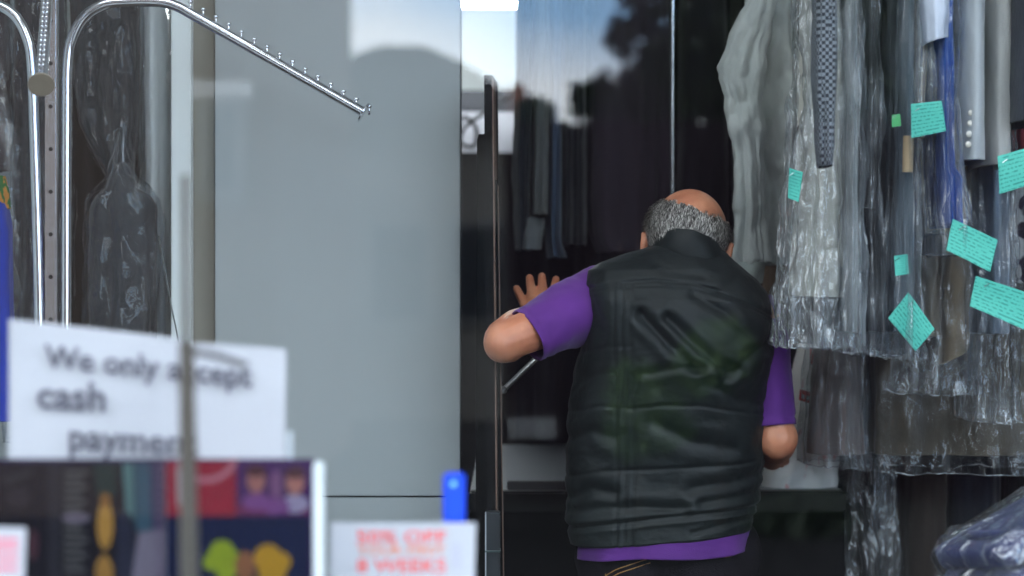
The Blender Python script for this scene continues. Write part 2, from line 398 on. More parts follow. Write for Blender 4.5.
fill_panel('unseen added fill panel over the left half of the shop window', -.75, 3.15)
fill_panel('unseen added fill panel over the right half of the shop window', .95, 3.0)

sh = thing('wall_shelf', 'dark wooden shelf across the white back wall above the hanging paper', 'shelf', P(490, 110, 7.6))
one('board', pbox(430, 545, 90, 111, 7.6, 7.9, .004), plain('shelf_dark', srgb(52, 54, 60), .6, 0, .2, 14, 0, 1, (.2, 1, 1)), sh, smooth=False)
a = P(430, 111, 7.6); b = P(545, 111, 7.6)
for x in (a.x+.03, b.x-.03): one('bracket', box(x-.012, x+.012, 7.62, 8.2, a.z-.03, a.z, .002), STEEL, sh, smooth=False)
V, F, nu, nv = sheet([(448, 112), (517, 112), (514, 168), (450, 160)], 7.58, 10, 10, .012, 3)
n = len(V)
tag(one('paper_sheet', (V+[q+Vector((0, .002, 0)) for q in V], F+[tuple(reversed([i+n for i in f])) for f in F]), PAPER, None, P(482, 166, 7.58)), 'white sheet hanging from the front of the dark back shelf', 'paper')
cab = thing('cabinet', 'dark maroon cabinet at the back below the white hanging sheet', 'cabinet', (P(490, 0, 7.2).x, 7.2, 0))
a = P(410, 152, 7.2); b = P(640, 152, 7.2)
one('body', box(a.x, b.x, 7.2, 7.75, 0, a.z, .01), plain('maroon', srgb(48, 36, 42), .6), cab, smooth=False)
for q in range(3):
    x0 = a.x+.01+q*(b.x-a.x-.02)/3; dr = one('door', box(x0+.006, x0+(b.x-a.x-.02)/3-.006, 7.18, 7.2, .08, a.z-.04, .004), plain('maroon_door', srgb(54, 40, 46), .5), cab, smooth=False)
    one('handle', tube([(x0+.04, 7.165, 1.1), (x0+.04, 7.165, 1.25)], .006, 8), STEEL, dr)
tag(one('cable', tube(smooth_path([P(455, 134, 7.1), P(464, 117, 7.1), P(476, 128, 7.1), P(474, 146, 7.1), P(460, 142, 7.1), P(466, 126, 7.1), P(486, 112, 7.1), P(505, 98, 7.35), P(522, 92, 7.597)], 6), .007, 8), plain('cable_black', (.012, .012, .014), .5), None, P(474, 146, 7.1)), 'black looped cable in front of the white hanging sheet', 'cable')

# counter
COUNTER = plain('counter_black', srgb(9, 8, 10), .75, 0, .3, 10, spec=.08)
ct = thing('counter', 'long dark counter with a dull grey worktop in front of the man', 'counter', (.3, 4.6, 0))
zc = P(0, 497, 4.46).z
one('front_panel', box(-.09, .705, 4.46, 4.49, 0, zc-.03, .003), COUNTER, ct, smooth=False)
one('edge_trim', box(-.09, .705, 4.445, 4.49, zc-.03, zc+.013, .004), plain('edge_dark', srgb(20, 18, 18), .5, 0, .2, spec=.2), ct, smooth=False)
one('worktop', box(-.09, .705, 4.491, 5.8, zc-.004, zc+.012, .003), plain('worktop_grey', srgb(120, 124, 130), .38, .3, .25, 9), ct, smooth=False)
one('side_panel', box(-.09, -.06, 4.49, 5.75, 0, zc-.03, .003), COUNTER, ct, smooth=False)
one('side_panel', box(.675, .705, 4.49, 5.75, 0, zc-.03, .003), COUNTER, ct, smooth=False)
# a strip of pale paper on the worktop
a = P(518, 489, 4.53)
tag(one('paper_strip', box(a.x, a.x+.075, 4.53, 4.60, zc+.012, zc+.022, .001), PAPER, None, (a.x+.04, 4.55, zc+.012)), 'pale paper strip lying on the grey worktop left of the man', 'paper')

# door leaf seen edge-on
dl = thing('door_leaf', 'narrow black door leaf standing open edge-on beside the grey partition', 'door', (P(490, 0, 4.05).x, 4.05, 0))
V, F = prism([P(484, 75, 4.02), P(492, 75, 4.02), P(497.5, 700, 4.02), P(488, 700, 4.02)], (.01, .16, 0)); one('stile', (V, F), BLACKWOOD, dl, smooth=False)
V, F = prism([P(492, 78, 4.015), P(493.3, 78, 4.015), P(499, 700, 4.015), P(497.4, 700, 4.015)], (.004, .1, 0)); one('edge_strip', (V, F), BROWNWOOD, dl, smooth=False)
V, F = prism([P(494, 180, 4.05), P(497, 180, 4.05), P(505, 700, 4.05), P(499, 700, 4.05)], (.0, .14, 0)); one('lipping', (V, F), BLACKWOOD, dl, smooth=False)
V, F = prism([P(497.6, 185, 4.045), P(498.4, 185, 4.045), P(505.8, 700, 4.045), P(504.6, 700, 4.045)], (.0, .05, 0)); one('edge_strip', (V, F), BROWNWOOD, dl, smooth=False)
V, F = prism([P(477, 140, 4.1), P(479, 134, 4.1), P(485, 134, 4.1), P(487, 140, 4.1), P(490, 700, 4.1), P(475, 700, 4.1)], (.0, .05, 0)); one('post', (V, F), BLACKWOOD, dl, smooth=False)
lp = thing('counter_post', 'short dark post with a pale edge at the foot of the black door leaf', 'post', (P(493, 0, 3.95).x, 3.95, 0))
one('shaft', box(P(485, 0, 3.95).x, P(500, 0, 3.95).x, 3.95, 3.985, 0, P(0, 512, 3.95).z, .002), plain('post_dark', srgb(34, 38, 42), .35), lp, smooth=False)
one('edge_strip', box(P(485, 0, 3.948).x, P(486.3, 0, 3.948).x, 3.947, 3.952, 0, P(0, 512, 3.95).z, .0003), plain('post_edge', srgb(150, 155, 160), .4), lp, smooth=False)
one('band', box(P(485, 0, 3.946).x, P(500.5, 0, 3.946).x, 3.945, 3.986, P(0, 552, 3.95).z, P(0, 550.5, 3.95).z), plain('post_band', srgb(60, 74, 74), .4), lp, smooth=False)

# glass counter screen under his hand
sc = thing('counter_screen', 'low clear glass screen on the counter under the raised hand', 'screen', (P(540, 0, 4.47).x, 4.47, zc+.012))
one('pane', box(P(507, 0, 4.46).x, P(640, 0, 4.46).x, 4.505, 4.511, zc+.02, P(0, 236, 4.46).z, .001), glass_mat('screen_glass', (.98, .99, 1), .02), sc, smooth=False)
one('channel', box(P(507, 0, 4.46).x, P(640, 0, 4.46).x, 4.495, 4.521, zc+.012, zc+.03, .002), plain('channel_dark', srgb(46, 42, 44), .4), sc, smooth=False)
# silver stick by the door
stk = thing('metal_rod', 'thin silver rod slanting below the bent elbow', 'rod', P(503, 392, 4.30))
one('shaft', tube([P(503.5, 390, 4.30), P(545, 350, 4.36), P(560, 336, 4.38)], .0055, 10), plain('rod_silver', (.6, .62, .64), .3, .8), stk)
one('end_cap', ellipsoid(P(503.5, 390, 4.30), (.008, .008, .008), 12, 8), plain('rod_cap', (.1, .1, .1), .5), stk)
# chrome upright behind the head
ch = thing('chrome_pole', 'thin chrome upright pole rising behind the man\'s head', 'pole', (P(673, 0, 4.7).x, 4.7, zc+.012))
one('tube', tube([(P(673, 0, 4.7).x, 4.7, zc+.012), (P(673, 0, 4.7).x, 4.7, 2.0), (P(673, 0, 4.7).x, 4.7, 3.0)], .0062), CHROME, ch)
one('foot_flange', tube([(P(673, 0, 4.7).x, 4.7, zc+.012), (P(673, 0, 4.7).x, 4.7, zc+.02)], .025, 20), CHROME, ch)

# ================================================================== CLOTHES, RIGHT
ZR = 2.12
rail('clothes_rail', 'chrome rail carrying the front row of bagged clothes on the right', 3.9, ZR, .45, 2.85)
rail('clothes_rail', 'chrome rail close to the window carrying the checked jacket', 3.56, ZR, .45, 2.85)
rail('clothes_rail', 'chrome rail behind the first, carrying the long bagged clothes', 4.35, 2.16, .35, 2.85)
GR = 'bagged clothes hanging on the right'
TY = -26
# grey unbagged shirt with a loose sleeve
gs = garment('shirt', 'pale grey unbagged shirt hanging right of the man\'s head', 'shirt', GR,
    [(TY, 752, 796), (30, 742, 798), (80, 738, 800), (150, 740, 800), (240, 752, 796), (264, 756, 794)], 4.42, .07, cloth('pale_grey', (178, 184, 182)), 2.16,
    ((3, .16), (5, .16), (9, .10), (13, .06)), .007, 11, nu=110, nv=90)
rng = random.Random(3)
def sleeve_loft(path, rad, seed, amp=.006, nseg=40, ring_wr=.004):
    V, F = tube(path, rad, nseg, False); V2 = []
    n = len(path)
    for i, v in enumerate(V):
        c = path[i//nseg]; d = (Vector(v)-c).normalized()
        q = fbm((v.x, v.y, v.z*.9), 14, seed)*amp+fbm((v.x,v.y,v.z*2), 34, seed+2)*amp*.5
        V2.append(Vector(v)+d*q)
    return V2, F
one('sleeve', drape([(-26, 756, 782), (10, 744, 774), (40, 731, 768), (64, 721, 764), (80, 717, 760), (98, 724, 758), (150, 734, 760), (200, 738, 762), (240, 732, 764), (264, 730, 766)], 4.31, .030, ((2, .2), (5, .18), (8, .12), (12, .06)), .007, 4, 90, 110, hem=-6), cloth('pale_grey', (176, 186, 182)), gs)
one('cuff', drape([(262, 728, 766), (272, 726, 764), (285, 727, 761)], 4.31, .032, ((3, .12), (5, .1)), .002, 5, 60, 20, hem=-6, shoulder=False), cloth('pale_grey_cuff', (164, 174, 170)), gs)
garment('trousers', 'brown trousers just showing under the pale grey shirt', 'trousers', GR, [(TY, 762, 800), (300, 764, 800), (345, 764, 800)], 4.62, .05, cloth('brown', (84, 70, 56)), 2.2, seed=12)
rail('clothes_rail', 'chrome rail at the back of the shop carrying unbagged clothes', 4.62, 2.2, .5, 2.85)

A = garment('shirt', 'white shirt in crisply crinkled polythene, at the left end of the right row', 'shirt', GR, [(TY, 803, 836), (80, 800, 838), (200, 797, 842), (296, 790, 846)], 3.9, .13, cloth('offwhite', (196, 194, 184)), ZR, seed=13,
    cover=[(TY, 799, 840), (60, 797, 843), (180, 789, 848), (250, 783, 850), (318, 779, 851), (346, 777, 852)], film=FILM_CRISP, crk=.009, cov_ry=.16, hem=1)
ticket(A, [(789, 168), (803, 172), (799, 202), (788, 198)], 3.86-.14, TEAL, 2)
garment('jacket', 'dark jacket with a small white check, in front of the crinkled white shirt', 'jacket', GR, [(TY, 812, 836), (80, 813, 835), (150, 816, 832), (166, 818, 831)], 3.56, .05, check_cloth('check', srgb(38, 42, 52), srgb(118, 124, 132), 170), ZR, seed=14)
garment('blouse', 'mid grey blouse in streaky polythene, left of the charcoal trousers', 'blouse', GR, [(TY, 838, 850), (190, 836, 850), (330, 834, 850)], 3.86, .14, cloth('midgrey', (120, 126, 128)), ZR, seed=15,
    cover=[(TY, 835, 853), (180, 832, 854), (350, 828, 858)], film=FILM_MILKY, crk=.006)
garment('trousers', 'charcoal folded trousers ending halfway down their polythene bag', 'trousers', GR, [(TY, 849, 872), (120, 848, 871), (210, 847, 869)], 3.93, .13, cloth('charcoal', (52, 53, 54)), ZR, seed=16, hem=2,
    cover=[(TY, 846, 874), (210, 845, 876), (354, 846, 884)], crk=.006)
garment('coat', 'dark slate coat in polythene right of the charcoal trousers', 'coat', GR, [(TY, 873, 889), (150, 871, 888), (330, 868, 890)], 3.95, .14, cloth('slate', (62, 72, 82)), ZR, seed=17,
    cover=[(TY, 871, 892), (150, 868, 893), (352, 862, 902)], crk=.005)
E = garment('dress', 'blue grey dress in polythene with a small green tag', 'dress', GR, [(TY, 889, 905), (150, 887, 903), (310, 882, 905)], 3.88, .15, cloth('bluegrey', (104, 118, 128)), ZR, seed=18,
    cover=[(TY, 887, 907), (200, 882, 908), (356, 876, 914)], film=FILM, crk=.006)
ticket(E, [(892, 115), (900, 114), (901, 126), (892, 127)], 3.70, GREEN, 4, curl=.001)
ticket(E, [(894, 256), (908, 254), (909, 274), (895, 276)], 3.70, TEAL, 5)
ticket(E, [(908, 292), (935, 329), (916, 351), (888, 318)], 3.69, TEAL, 6)
Fg = garment('trousers', 'beige trousers folded over a cardboard hanger tube', 'trousers', GR, [(TY, 910, 922), (60, 909, 921), (110, 905, 919), (140, 902, 918)], 3.84, .10, cloth('beige', (186, 168, 150)), ZR, seed=19, hem=3,
    cover=[(TY, 907, 926), (120, 899, 928), (235, 903, 932)], crk=.006)
one('cardboard_tube', tube([P(908.5, 136, 3.71), P(908, 155, 3.71), P(907.5, 172, 3.71)], .0095, 16), plain('cardboard', srgb(170, 148, 118), .8, 0, .08, 40), Fg)
ticket(Fg, [(911, 104), (941, 101), (946, 131), (912, 138)], 3.67, TEAL, 7)
garment('shirt', 'short visible piece of a pale blue shirt above the royal blue dress', 'shirt', GR, [(TY, 920, 947), (10, 919, 946), (42, 922, 944)], 3.735, .06, cloth('paleblue', (206, 214, 230)), ZR, seed=20, hem=-14)
garment('dress', 'royal blue narrow dress beside the light grey jackets', 'dress', GR, [(TY, 930, 945), (60, 926, 946), (170, 930, 946), (180, 931, 954), (226, 935, 955)], 3.81, .11, cloth('royal', (12, 78, 168), .7, .1), ZR, seed=21, hem=2,
    cover=[(TY, 926, 948), (100, 922, 949), (180, 922, 957), (255, 922, 962)], film=FILM, crk=.006)
I = garment('jacket', 'light grey jacket with a row of sleeve buttons', 'jacket', GR, [(TY, 947, 977), (100, 946, 977), (163, 946, 977)], 3.80, .13, cloth('ltgrey', (168, 174, 180)), ZR, seed=22, folds=((3, .05), (5, .04)))
for i in range(4):
    one('button', ellipsoid(P(971.5-i*1.1, 113+i*10.5, 3.672), (.0058, .003, .0058), 14, 8), plain('button_pale', srgb(196, 194, 186), .3), I)
J = garment('jacket', 'pale grey jacket with plain sleeve, right of the buttoned one', 'jacket', GR, [(TY, 977, 1005), (100, 976, 1003), (168, 974, 1001)], 3.86, .12, cloth('pgrey', (182, 182, 180)), ZR, seed=23, folds=((3, .05), (5, .04)), hem=2)
Kk = garment('jacket', 'navy jacket at the right edge beside the pale grey jacket', 'jacket', GR, [(TY, 1004, 1036), (125, 1002, 1036)], 3.80, .13, cloth('navy', (36, 42, 62)), ZR, seed=24, folds=((3, .05), (5, .04)))
Rd = garment('blouse', 'dark red blouse just showing under the navy jacket hem', 'blouse', GR, [(TY, 1012, 1040), (152, 1013, 1040)], 3.97, .035, cloth('red', (140, 44, 54)), ZR, seed=25)
ticket(Rd, [(998, 156), (1030, 147), (1032, 184), (1000, 194)], 3.66, TEAL, 8)
PD = garment('dress', 'white dress with dark blotches at the right edge', 'dress', GR, [(TY, 1012, 1040), (200, 1014, 1040), (282, 1014, 1040)], 4.12, .05, blotch_cloth('blotch', srgb(58, 48, 70), srgb(206, 206, 206), 30), ZR, seed=26,
    cover=[(TY, 1006, 1044), (150, 1005, 1044), (322, 1000, 1046)], film=FILM_MILKY, cov_ry=.075)
ticket(PD, [(976, 276), (1034, 295), (1034, 334), (970, 306)], 3.66, TEAL, 9)
M_ = garment('trousers', 'light tan trousers hanging below the royal blue dress', 'trousers', GR, [(TY, 927, 950), (200, 923, 949), (335, 921, 947)], 4.12, .04, cloth('tan', (214, 198, 176)), ZR, seed=27, folds=((3, .05),))
N_ = garment('trousers', 'darker tan trousers with a slanted hem below the grey jacket', 'trousers', GR, [(TY, 944, 972), (290, 943, 971), (356, 939, 968)], 4.04, .04, cloth('dtan', (186, 164, 136)), ZR, seed=28, folds=((3, .04),), hem=-22,
    cover=[(TY, 918, 974), (200, 914, 978), (392, 896, 975)], film=FILM, cov_ry=.10, crk=.007)
ticket(N_, [(953, 219), (998, 240), (990, 272), (946, 250)], 3.66, TEAL, 10)
O_ = garment('dress', 'pale blue grey dress in long polythene below the grey jackets', 'dress', GR, [(TY, 977, 1002), (200, 974, 1001), (332, 972, 1000)], 4.00, .11, cloth('icegrey', (132, 146, 162)), ZR, seed=29,
    cover=[(TY, 972, 1006), (180, 968, 1008), (418, 966, 1010)], film=FILM, crk=.006)

Q_ = garment('dress', 'rose grey dress in polythene ending beside the printed carrier bag', 'dress', GR, [(TY, 822, 856), (345, 814, 858), (452, 808, 862)], 4.35, .08, cloth('rosegrey', (124, 112, 110)), 2.16, seed=30,
    cover=[(TY, 818, 860), (345, 810, 862), (440, 802, 864), (464, 804, 866)], film=FILM, crk=.006, cov_ry=.10, chem=2)
W_ = garment('coat', 'wide olive brown coat in polythene with a long straight hem', 'coat', GR, [(TY, 884, 1040), (330, 874, 1046), (452, 868, 1050)], 4.35, .085, cloth('olive', (86, 78, 66)), 2.16, seed=31, nu=120, folds=((4, .2), (7, .14), (11, .08)),
    cover=[(TY, 872, 1050), (330, 862, 1056), (470, 857, 1060)], film=FILM_DIM, crk=.006, cov_ry=.115, chem=.6)
garment('coat', 'long black coat in shiny polythene reaching below the other bags', 'coat', GR, [(TY, 848, 890), (470, 846, 888), (660, 838, 900)], 4.62, .08, cloth('black', (34, 33, 36)), 2.2, seed=32,
    cover=[(TY, 845, 893), (470, 841, 892), (680, 830, 908)], film=FILM_CRISP, crk=.008, cov_ry=.10)
garment('coat', 'long dark brown coat without a bag, above the blue bagged shirts', 'coat', GR, [(TY, 900, 944), (640, 896, 947)], 4.62, .08, cloth('dkbrown', (56, 48, 44)), 2.2, seed=33)
garment('coat', 'long midnight blue coat right of the long dark brown coat', 'coat', GR, [(TY, 950, 996), (640, 948, 1000)], 4.62, .08, cloth('midnight', (30, 32, 44)), 2.2, seed=34)
garment('coat', 'long black coat at the right edge behind the bagged shirts', 'coat', GR, [(TY, 1003, 1050), (640, 1002, 1054)], 4.62, .08, cloth('blackish', (26, 25, 28)), 2.2, seed=35)

# stack of folded bagged shirts, bottom right
GS = 'folded shirts in polythene, stacked'
tb = thing('side_table', 'dark low table under the folded bagged shirts', 'table', (1.12, 3.42, 0))
one('top', box(.62, 1.4, 3.15, 3.70, .815, .845, .004), BLACKWOOD, tb, smooth=False)
for x in (.65, 1.37):
    for y in (3.18, 3.67): one('leg', box(x-.02, x+.02, y-.02, y+.02, 0, .812, .003), BLACKWOOD, tb, smooth=False)
def folded(label, cpos, size, rotz, tilt, mat, accent, film, seed):
    w, d, h = size; rot = Matrix.Rotation(-tilt, 4, 'Y') @ Matrix.Rotation(rotz, 4, 'Z')
    def pillow(w, d, h, nu, nv, cr, sd, roundp=.2):
        V = []; F = []
        rings = []
        nr = 26
        for j in range(nr+1):
            ph = -PI/2+PI*j/nr; rg = []
            cz = math.copysign(abs(math.sin(ph))**.6, math.sin(ph)); cr_ = max(abs(math.cos(ph))**roundp, .02)
            for i in range(nu):
                th = 2*PI*i/nu; c, s = math.cos(th), math.sin(th)
                x = math.copysign(abs(c)**.28, c)*w/2*cr_; y = math.copysign(abs(s)**.28, s)*d/2*cr_; z = cz*h/2
                q = Vector((x, y, z)); q.z += fbm(q, 14, sd)*cr*1.4+fbm(q, 40, sd+4)*cr*.7
                q += Vector((fbm(q, 22, sd+1), fbm(q, 22, sd+2), 0))*cr
                rg.append(Vector(cpos)+rot.to_3x3() @ q)
            rings.append(rg)
        return loft(rings, True, True)
    r = one('folded_shirt', pillow(w, d, h, 60, 26, .004, seed), mat, None, Vector(cpos)-Vector((0, 0, h/2)))
    tag(r, label, 'folded shirt', GS)
    one('plastic_cover', pillow(w+.02, d+.02, h+.016, 140, 26, .007, seed+3), film, r, sharp=50)
    # collar roll on the face that shows
    cpts = [Vector(cpos)+rot.to_3x3() @ Vector(v) for v in ((-w*.30, -d*.25, h/2-.004), (-w*.34, 0, h/2), (-w*.30, d*.25, h/2-.004))]
    one('collar', tube(smooth_path(cpts, 6), .011, 10), accent, r)
tl = math.radians(27)
def stackpos(x, y, D): return P(x, y, D)
FILM_SHIRT = film_mat('shirt_bag_film', .03, .07, .16, (.93, .95, .97), 26, 1.6)
folded('navy folded shirt in polythene, topmost of the tilted stack', P(1030, 524, 3.42), (.26, .27, .046), .25, tl, cloth('fnavy', (16, 34, 96)), cloth('fnavy2', (20, 34, 84)), FILM_SHIRT, 41)
folded('lilac folded shirt with a red stripe, under the navy one in the stack', P(1036, 552, 3.42), (.27, .27, .046), .25, tl, cloth('flilac', (84, 84, 122)), cloth('fred', (130, 40, 56)), FILM_SHIRT, 42)
folded('pale sea green folded shirt, third down in the tilted stack', P(1054, 580, 3.42), (.27, .27, .046), .25, tl, cloth('fsea', (96, 116, 122)), cloth('fsea2', (66, 104, 108)), FILM_SHIRT, 43)

# white printed carrier bag on the counter
cb = thing('carrier_bag', 'white plastic carrier bag with red print on the counter by his right forearm', 'bag', P(812, 497, 4.56))
rings = []
rows = [(499, 764, 836), (490, 760, 838), (470, 762, 840), (440, 770, 840), (400, 782, 842), (370, 792, 842), (345, 798, 840), (335, 804, 834)]
for j in range(50):
    y = 499-(499-335)*j/49; xl, xr = interp(sorted(rows), y); rg = []
    for i in range(80):
        th = 2*PI*i/80; c, s = math.cos(th), math.sin(th); hx = (xr-xl)/2*K(4.58)
        p_ = P((xl+xr)/2, y, 4.58)+Vector((math.copysign(abs(c)**.8, c)*hx, s*(.055-.03*j/49), 0))
        q = fbm(p_, 9, 2)*.014+fbm(p_, 28, 3)*.006
        p_ += Vector((c*q*.6, s*q*1.6, 0 if j == 0 else q*.3)); rg.append(p_)
    rings.append(rg)
BAG_ = plain('carrier_white', srgb(190, 190, 190), .4, 0, .05, 20)
m, nt, out = _new('carrier_print'); b_ = N(nt, 'ShaderNodeBsdfPrincipled', Roughness=.4)
tc = N(nt, 'ShaderNodeTexCoord'); mp = N(nt, 'ShaderNodeMapping'); mp.inputs['Scale'].default_value = (46, 1, 30); L(nt, tc.outputs['Object'], mp.inputs[0])
no = N(nt, 'ShaderNodeTexNoise', Scale=1.0, Detail=2); L(nt, mp.outputs[0], no.inputs['Vector'])
cr = N(nt, 'ShaderNodeValToRGB'); cr.color_ramp.elements[0].position = .6; cr.color_ramp.elements[1].position = .68
cr.color_ramp.elements[0].color = (*srgb(236, 234, 232), 1); cr.color_ramp.elements[1].color = (*srgb(222, 168, 170), 1)
L(nt, no.outputs['Fac'], cr.inputs[0]); L(nt, cr.outputs[0], b_.inputs['Base Color']); L(nt, b_.outputs[0], out.inputs[0]); BAGP = m
one('bag_body', loft(rings, True, True), BAGP, cb)
REDP = plain('carrier_red', srgb(196, 36, 44), .45)
def patch(poly, D, mat, name, parent):
    return one(name, plate(poly, D, .002), mat, parent, smooth=False)
patch([(810, 348), (822, 350), (827, 372), (818, 374), (810, 362)], 4.497, REDP, 'printed_label', cb)
patch([(800, 389), (813, 393), (811, 404), (799, 400)], 4.487, REDP, 'printed_label', cb)
patch([(813, 353), (818, 354), (819, 356), (813, 355)], 4.4945, PAPER, 'printed_word', cb); patch([(816, 361), (822, 362), (822.5, 364.5), (816.5, 363.5)], 4.4945, PAPER, 'printed_word', cb)
patch([(802, 394), (805, 395), (804.5, 399), (801.5, 398)], 4.4845, PAPER, 'printed_word', cb); patch([(806.5, 395.5), (809.5, 396.3), (809, 400.2), (806, 399.4)], 4.4845, PAPER, 'printed_word', cb)

# ================================================================== CLOTHES, BACK
GB = 'unbagged clothes hanging at the back'
rail('clothes_rail', 'chrome rail over the dim row of clothes behind the man', 5.2, 2.32, -.02, 1.4)
ZB = 2.32; TB = -28
garment('jacket', 'dark slate jacket, first of the dim row behind the door leaf', 'jacket', GB, [(TB, 518, 534), (120, 515, 534), (165, 512, 533), (250, 516, 530)], 5.2, .16, cloth('bslate', (52, 58, 66)), ZB, seed=61)
gsh = garment('shirt', 'grey shirt with its cuff hanging low, in the dim row', 'shirt', GB, [(TB, 533, 551), (150, 532, 550), (216, 531, 548)], 5.12, .14, cloth('bgrey', (120, 124, 124)), ZB, seed=62)
one('cuff', drape([(218, 526, 545), (249, 523, 541)], 5.06, .04, ((3, .1), (5, .06)), .001, 63, 40, 14, shoulder=False), cloth('bcuff', (132, 136, 138)), gsh)
garment('shirt', 'faded denim blue shirt in the dim row behind the raised hand', 'shirt', GB, [(TB, 547, 562), (240, 546, 562), (257, 548, 567)], 5.2, .16, cloth('bdenim', (86, 104, 128)), ZB, seed=64)
garment('jacket', 'black jacket between the denim shirt and the plum blouse', 'jacket', GB, [(TB, 563, 586), (245, 561, 586)], 5.22, .16, cloth('bblack', (40, 42, 48)), ZB, seed=65)
garment('blouse', 'wide plum brown blouse with a curved hem left of the man\'s head', 'blouse', GB, [(TB, 590, 666), (200, 586, 668), (235, 588, 668), (252, 596, 664)], 5.2, .10, cloth('bplum', (74, 66, 76)), ZB, seed=66, folds=((3, .14), (6, .12), (11, .06)), nu=100)
garment('coat', 'near black coat behind the man\'s head, right of the chrome pole', 'coat', GB, [(TB, 678, 724), (200, 676, 728), (330, 676, 730)], 5.2, .10, cloth('bcoat', (44, 41, 48)), ZB, seed=67)
garment('coat', 'black coat hanging left of the brown trousers, behind the pale shirt', 'coat', GB, [(TB, 732, 772), (200, 732, 776), (330, 732, 776)], 5.22, .10, cloth('bcoat2', (38, 36, 40)), ZB, seed=68)
# dark curtain closing the shop behind that row
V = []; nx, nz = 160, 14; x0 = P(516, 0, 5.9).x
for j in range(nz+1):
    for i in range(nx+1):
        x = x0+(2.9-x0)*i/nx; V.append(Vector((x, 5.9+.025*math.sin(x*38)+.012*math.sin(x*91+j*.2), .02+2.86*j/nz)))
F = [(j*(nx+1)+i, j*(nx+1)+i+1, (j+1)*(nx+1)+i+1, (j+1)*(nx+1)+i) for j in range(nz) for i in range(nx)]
n = len(V)
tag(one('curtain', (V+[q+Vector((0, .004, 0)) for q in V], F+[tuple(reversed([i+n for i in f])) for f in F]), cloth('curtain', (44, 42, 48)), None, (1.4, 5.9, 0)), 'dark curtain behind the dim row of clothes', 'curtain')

# ================================================================== LEFT: RACK AND BAGGED CLOTHES
D0 = 4.0
rk = thing('garment_rack', 'chrome clothes rack with three curved arms and rows of pegs', 'rack', (P(52, 0, D0).x, D0, 0))
xc = P(52, 0, D0).x
column = one('column', box(xc-.0115, xc+.0115, D0-.0115, D0+.0115, .03, 2.14, .003), CHROME, rk, smooth=False)
zz = [P(0, y, D0).z for y in (-20, 21.5, 64, 107, 149.5, 192, 234.5, 277, 319.5, 362, 404.5, 447)]
for z in zz: one('slot_hole', tube([(xc, D0-.0125, z), (xc, D0-.0105, z)], .0040, 14), DARKHOLE, column, smooth=False)
ra = one('arm', tube(smooth_path([(P(65.5, 0, D0).x, D0, .06), P(65.5, 560, D0), P(66, 320, D0), P(66.5, 120, D0), P(67.5, 62, D0), P(72, 38, D0), P(84, 17, D0), P(103, 5, D0), P(125, 2, D0), P(158, 2, D0), P(176, 6, D0), P(200, 19, D0), P(280, 64.5, D0), P(362, 111, D0)], 8), .0098, 18), CHROME, rk)
la = one('arm', tube(smooth_path([(P(41, 0, D0).x, D0, .06), P(41, 560, D0), P(39.5, 320, D0), P(34, 120, D0), P(31.5, 62, D0), P(27, 38, D0), P(16, 17, D0), P(-2, 5, D0), P(-24, 2, D0), P(-60, 3, D0), P(-90, 14, D0), P(-180, 64, D0), P(-262, 111, D0)], 8), .0098, 18), CHROME, rk)
PEG = plain('peg_chrome', (.75, .76, .8), .12, 1)
for i in range(15):
    c = P(190.5+i*12.75, 1.8+i*7.47, D0-.0); up = Vector((.5, 0, .866))
    base = c-Vector((-.0, 0, .016))
    mb = MB().add(*tube([base, c], .0022, 8), PEG).add(*ellipsoid(c, (.0050, .0050, .0036), 12, 8), PEG); mb.build('peg', ra)
one('end_plate', tube([P(363, 111.8, D0), P(364.2, 112.5, D0)], .0205, 24), CHROME, ra)
# front arm sloping towards the window
pa, pb = P(50, -40, D0-.012), P(41, 84, 3.62)
fa = one('arm', tube([pa, (pa+pb)/2, pb], .011, 18), CHROME, rk)
d = (pb-pa).normalized(); upv = (Vector((0, 0, 1))-d*d.z).normalized(); sd = d.cross(upv)
for i in range(24):
    for s in (-1, 1):
        c = pa+(pb-pa)*(.10+.85*i/23)+upv*.024+sd*s*.0035
        MB().add(*tube([c-upv*.016, c], .0018, 6), PEG).add(*ellipsoid(c, (.0032, .0032, .0032), 8, 6), PEG).build('peg', fa)
one('end_cap', tube([pb, pb+d*.004], .0225, 28), CAPMAT, fa)
mb = MB()
for an in (.6, 2.17, 3.74, 5.31): mb.add(*tube([(xc, D0, .03), (xc+.35*math.cos(an), D0+.3*math.sin(an), .025)], .014, 10), CHROME)
mb.build('base', rk)
for xx in (P(41, 0, D0).x, P(65.5, 0, D0).x):
    one('tie_plate', box(min(xx, xc), max(xx, xc), D0-.006, D0+.006, .3, .34, .001), CHROME, rk, smooth=False)

GL = 'bagged clothes hanging on the left'
ZL = 2.16
rail('clothes_rail', 'chrome rail behind the rack carrying the bagged clothes on the left', 4.45, ZL, -2.25, -.72)
garment('coat', 'long black coat in polythene behind the rack column', 'coat', GL, [(TY, 18, 62), (180, 16, 66), (420, 14, 70)], 4.45, .08, cloth('lblack', (18, 22, 30)), ZL, seed=71, cover=[(TY, 14, 66), (200, 12, 70), (440, 8, 74)], film=FILM_LEFT, crk=.007)
garment('dress', 'maroon black dress at the left edge behind the curved arm', 'dress', GL, [(TY, -40, 8), (170, -40, 9)], 4.45, .07, cloth('lmaroon', (40, 24, 34)), ZL, seed=72, cover=[(TY, -44, 14), (150, -44, 22), (300, -46, 38), (330, -46, 40)], film=FILM, crk=.008, cov_ry=.15)
bl = garment('dress', 'bright royal blue dress with a coloured neckline at the left edge', 'dress', GL, [(206, -34, 7), (230, -36, 12), (420, -40, 16)], 4.20, .05, cloth('lblue', (14, 54, 170), .7), ZL, seed=73)
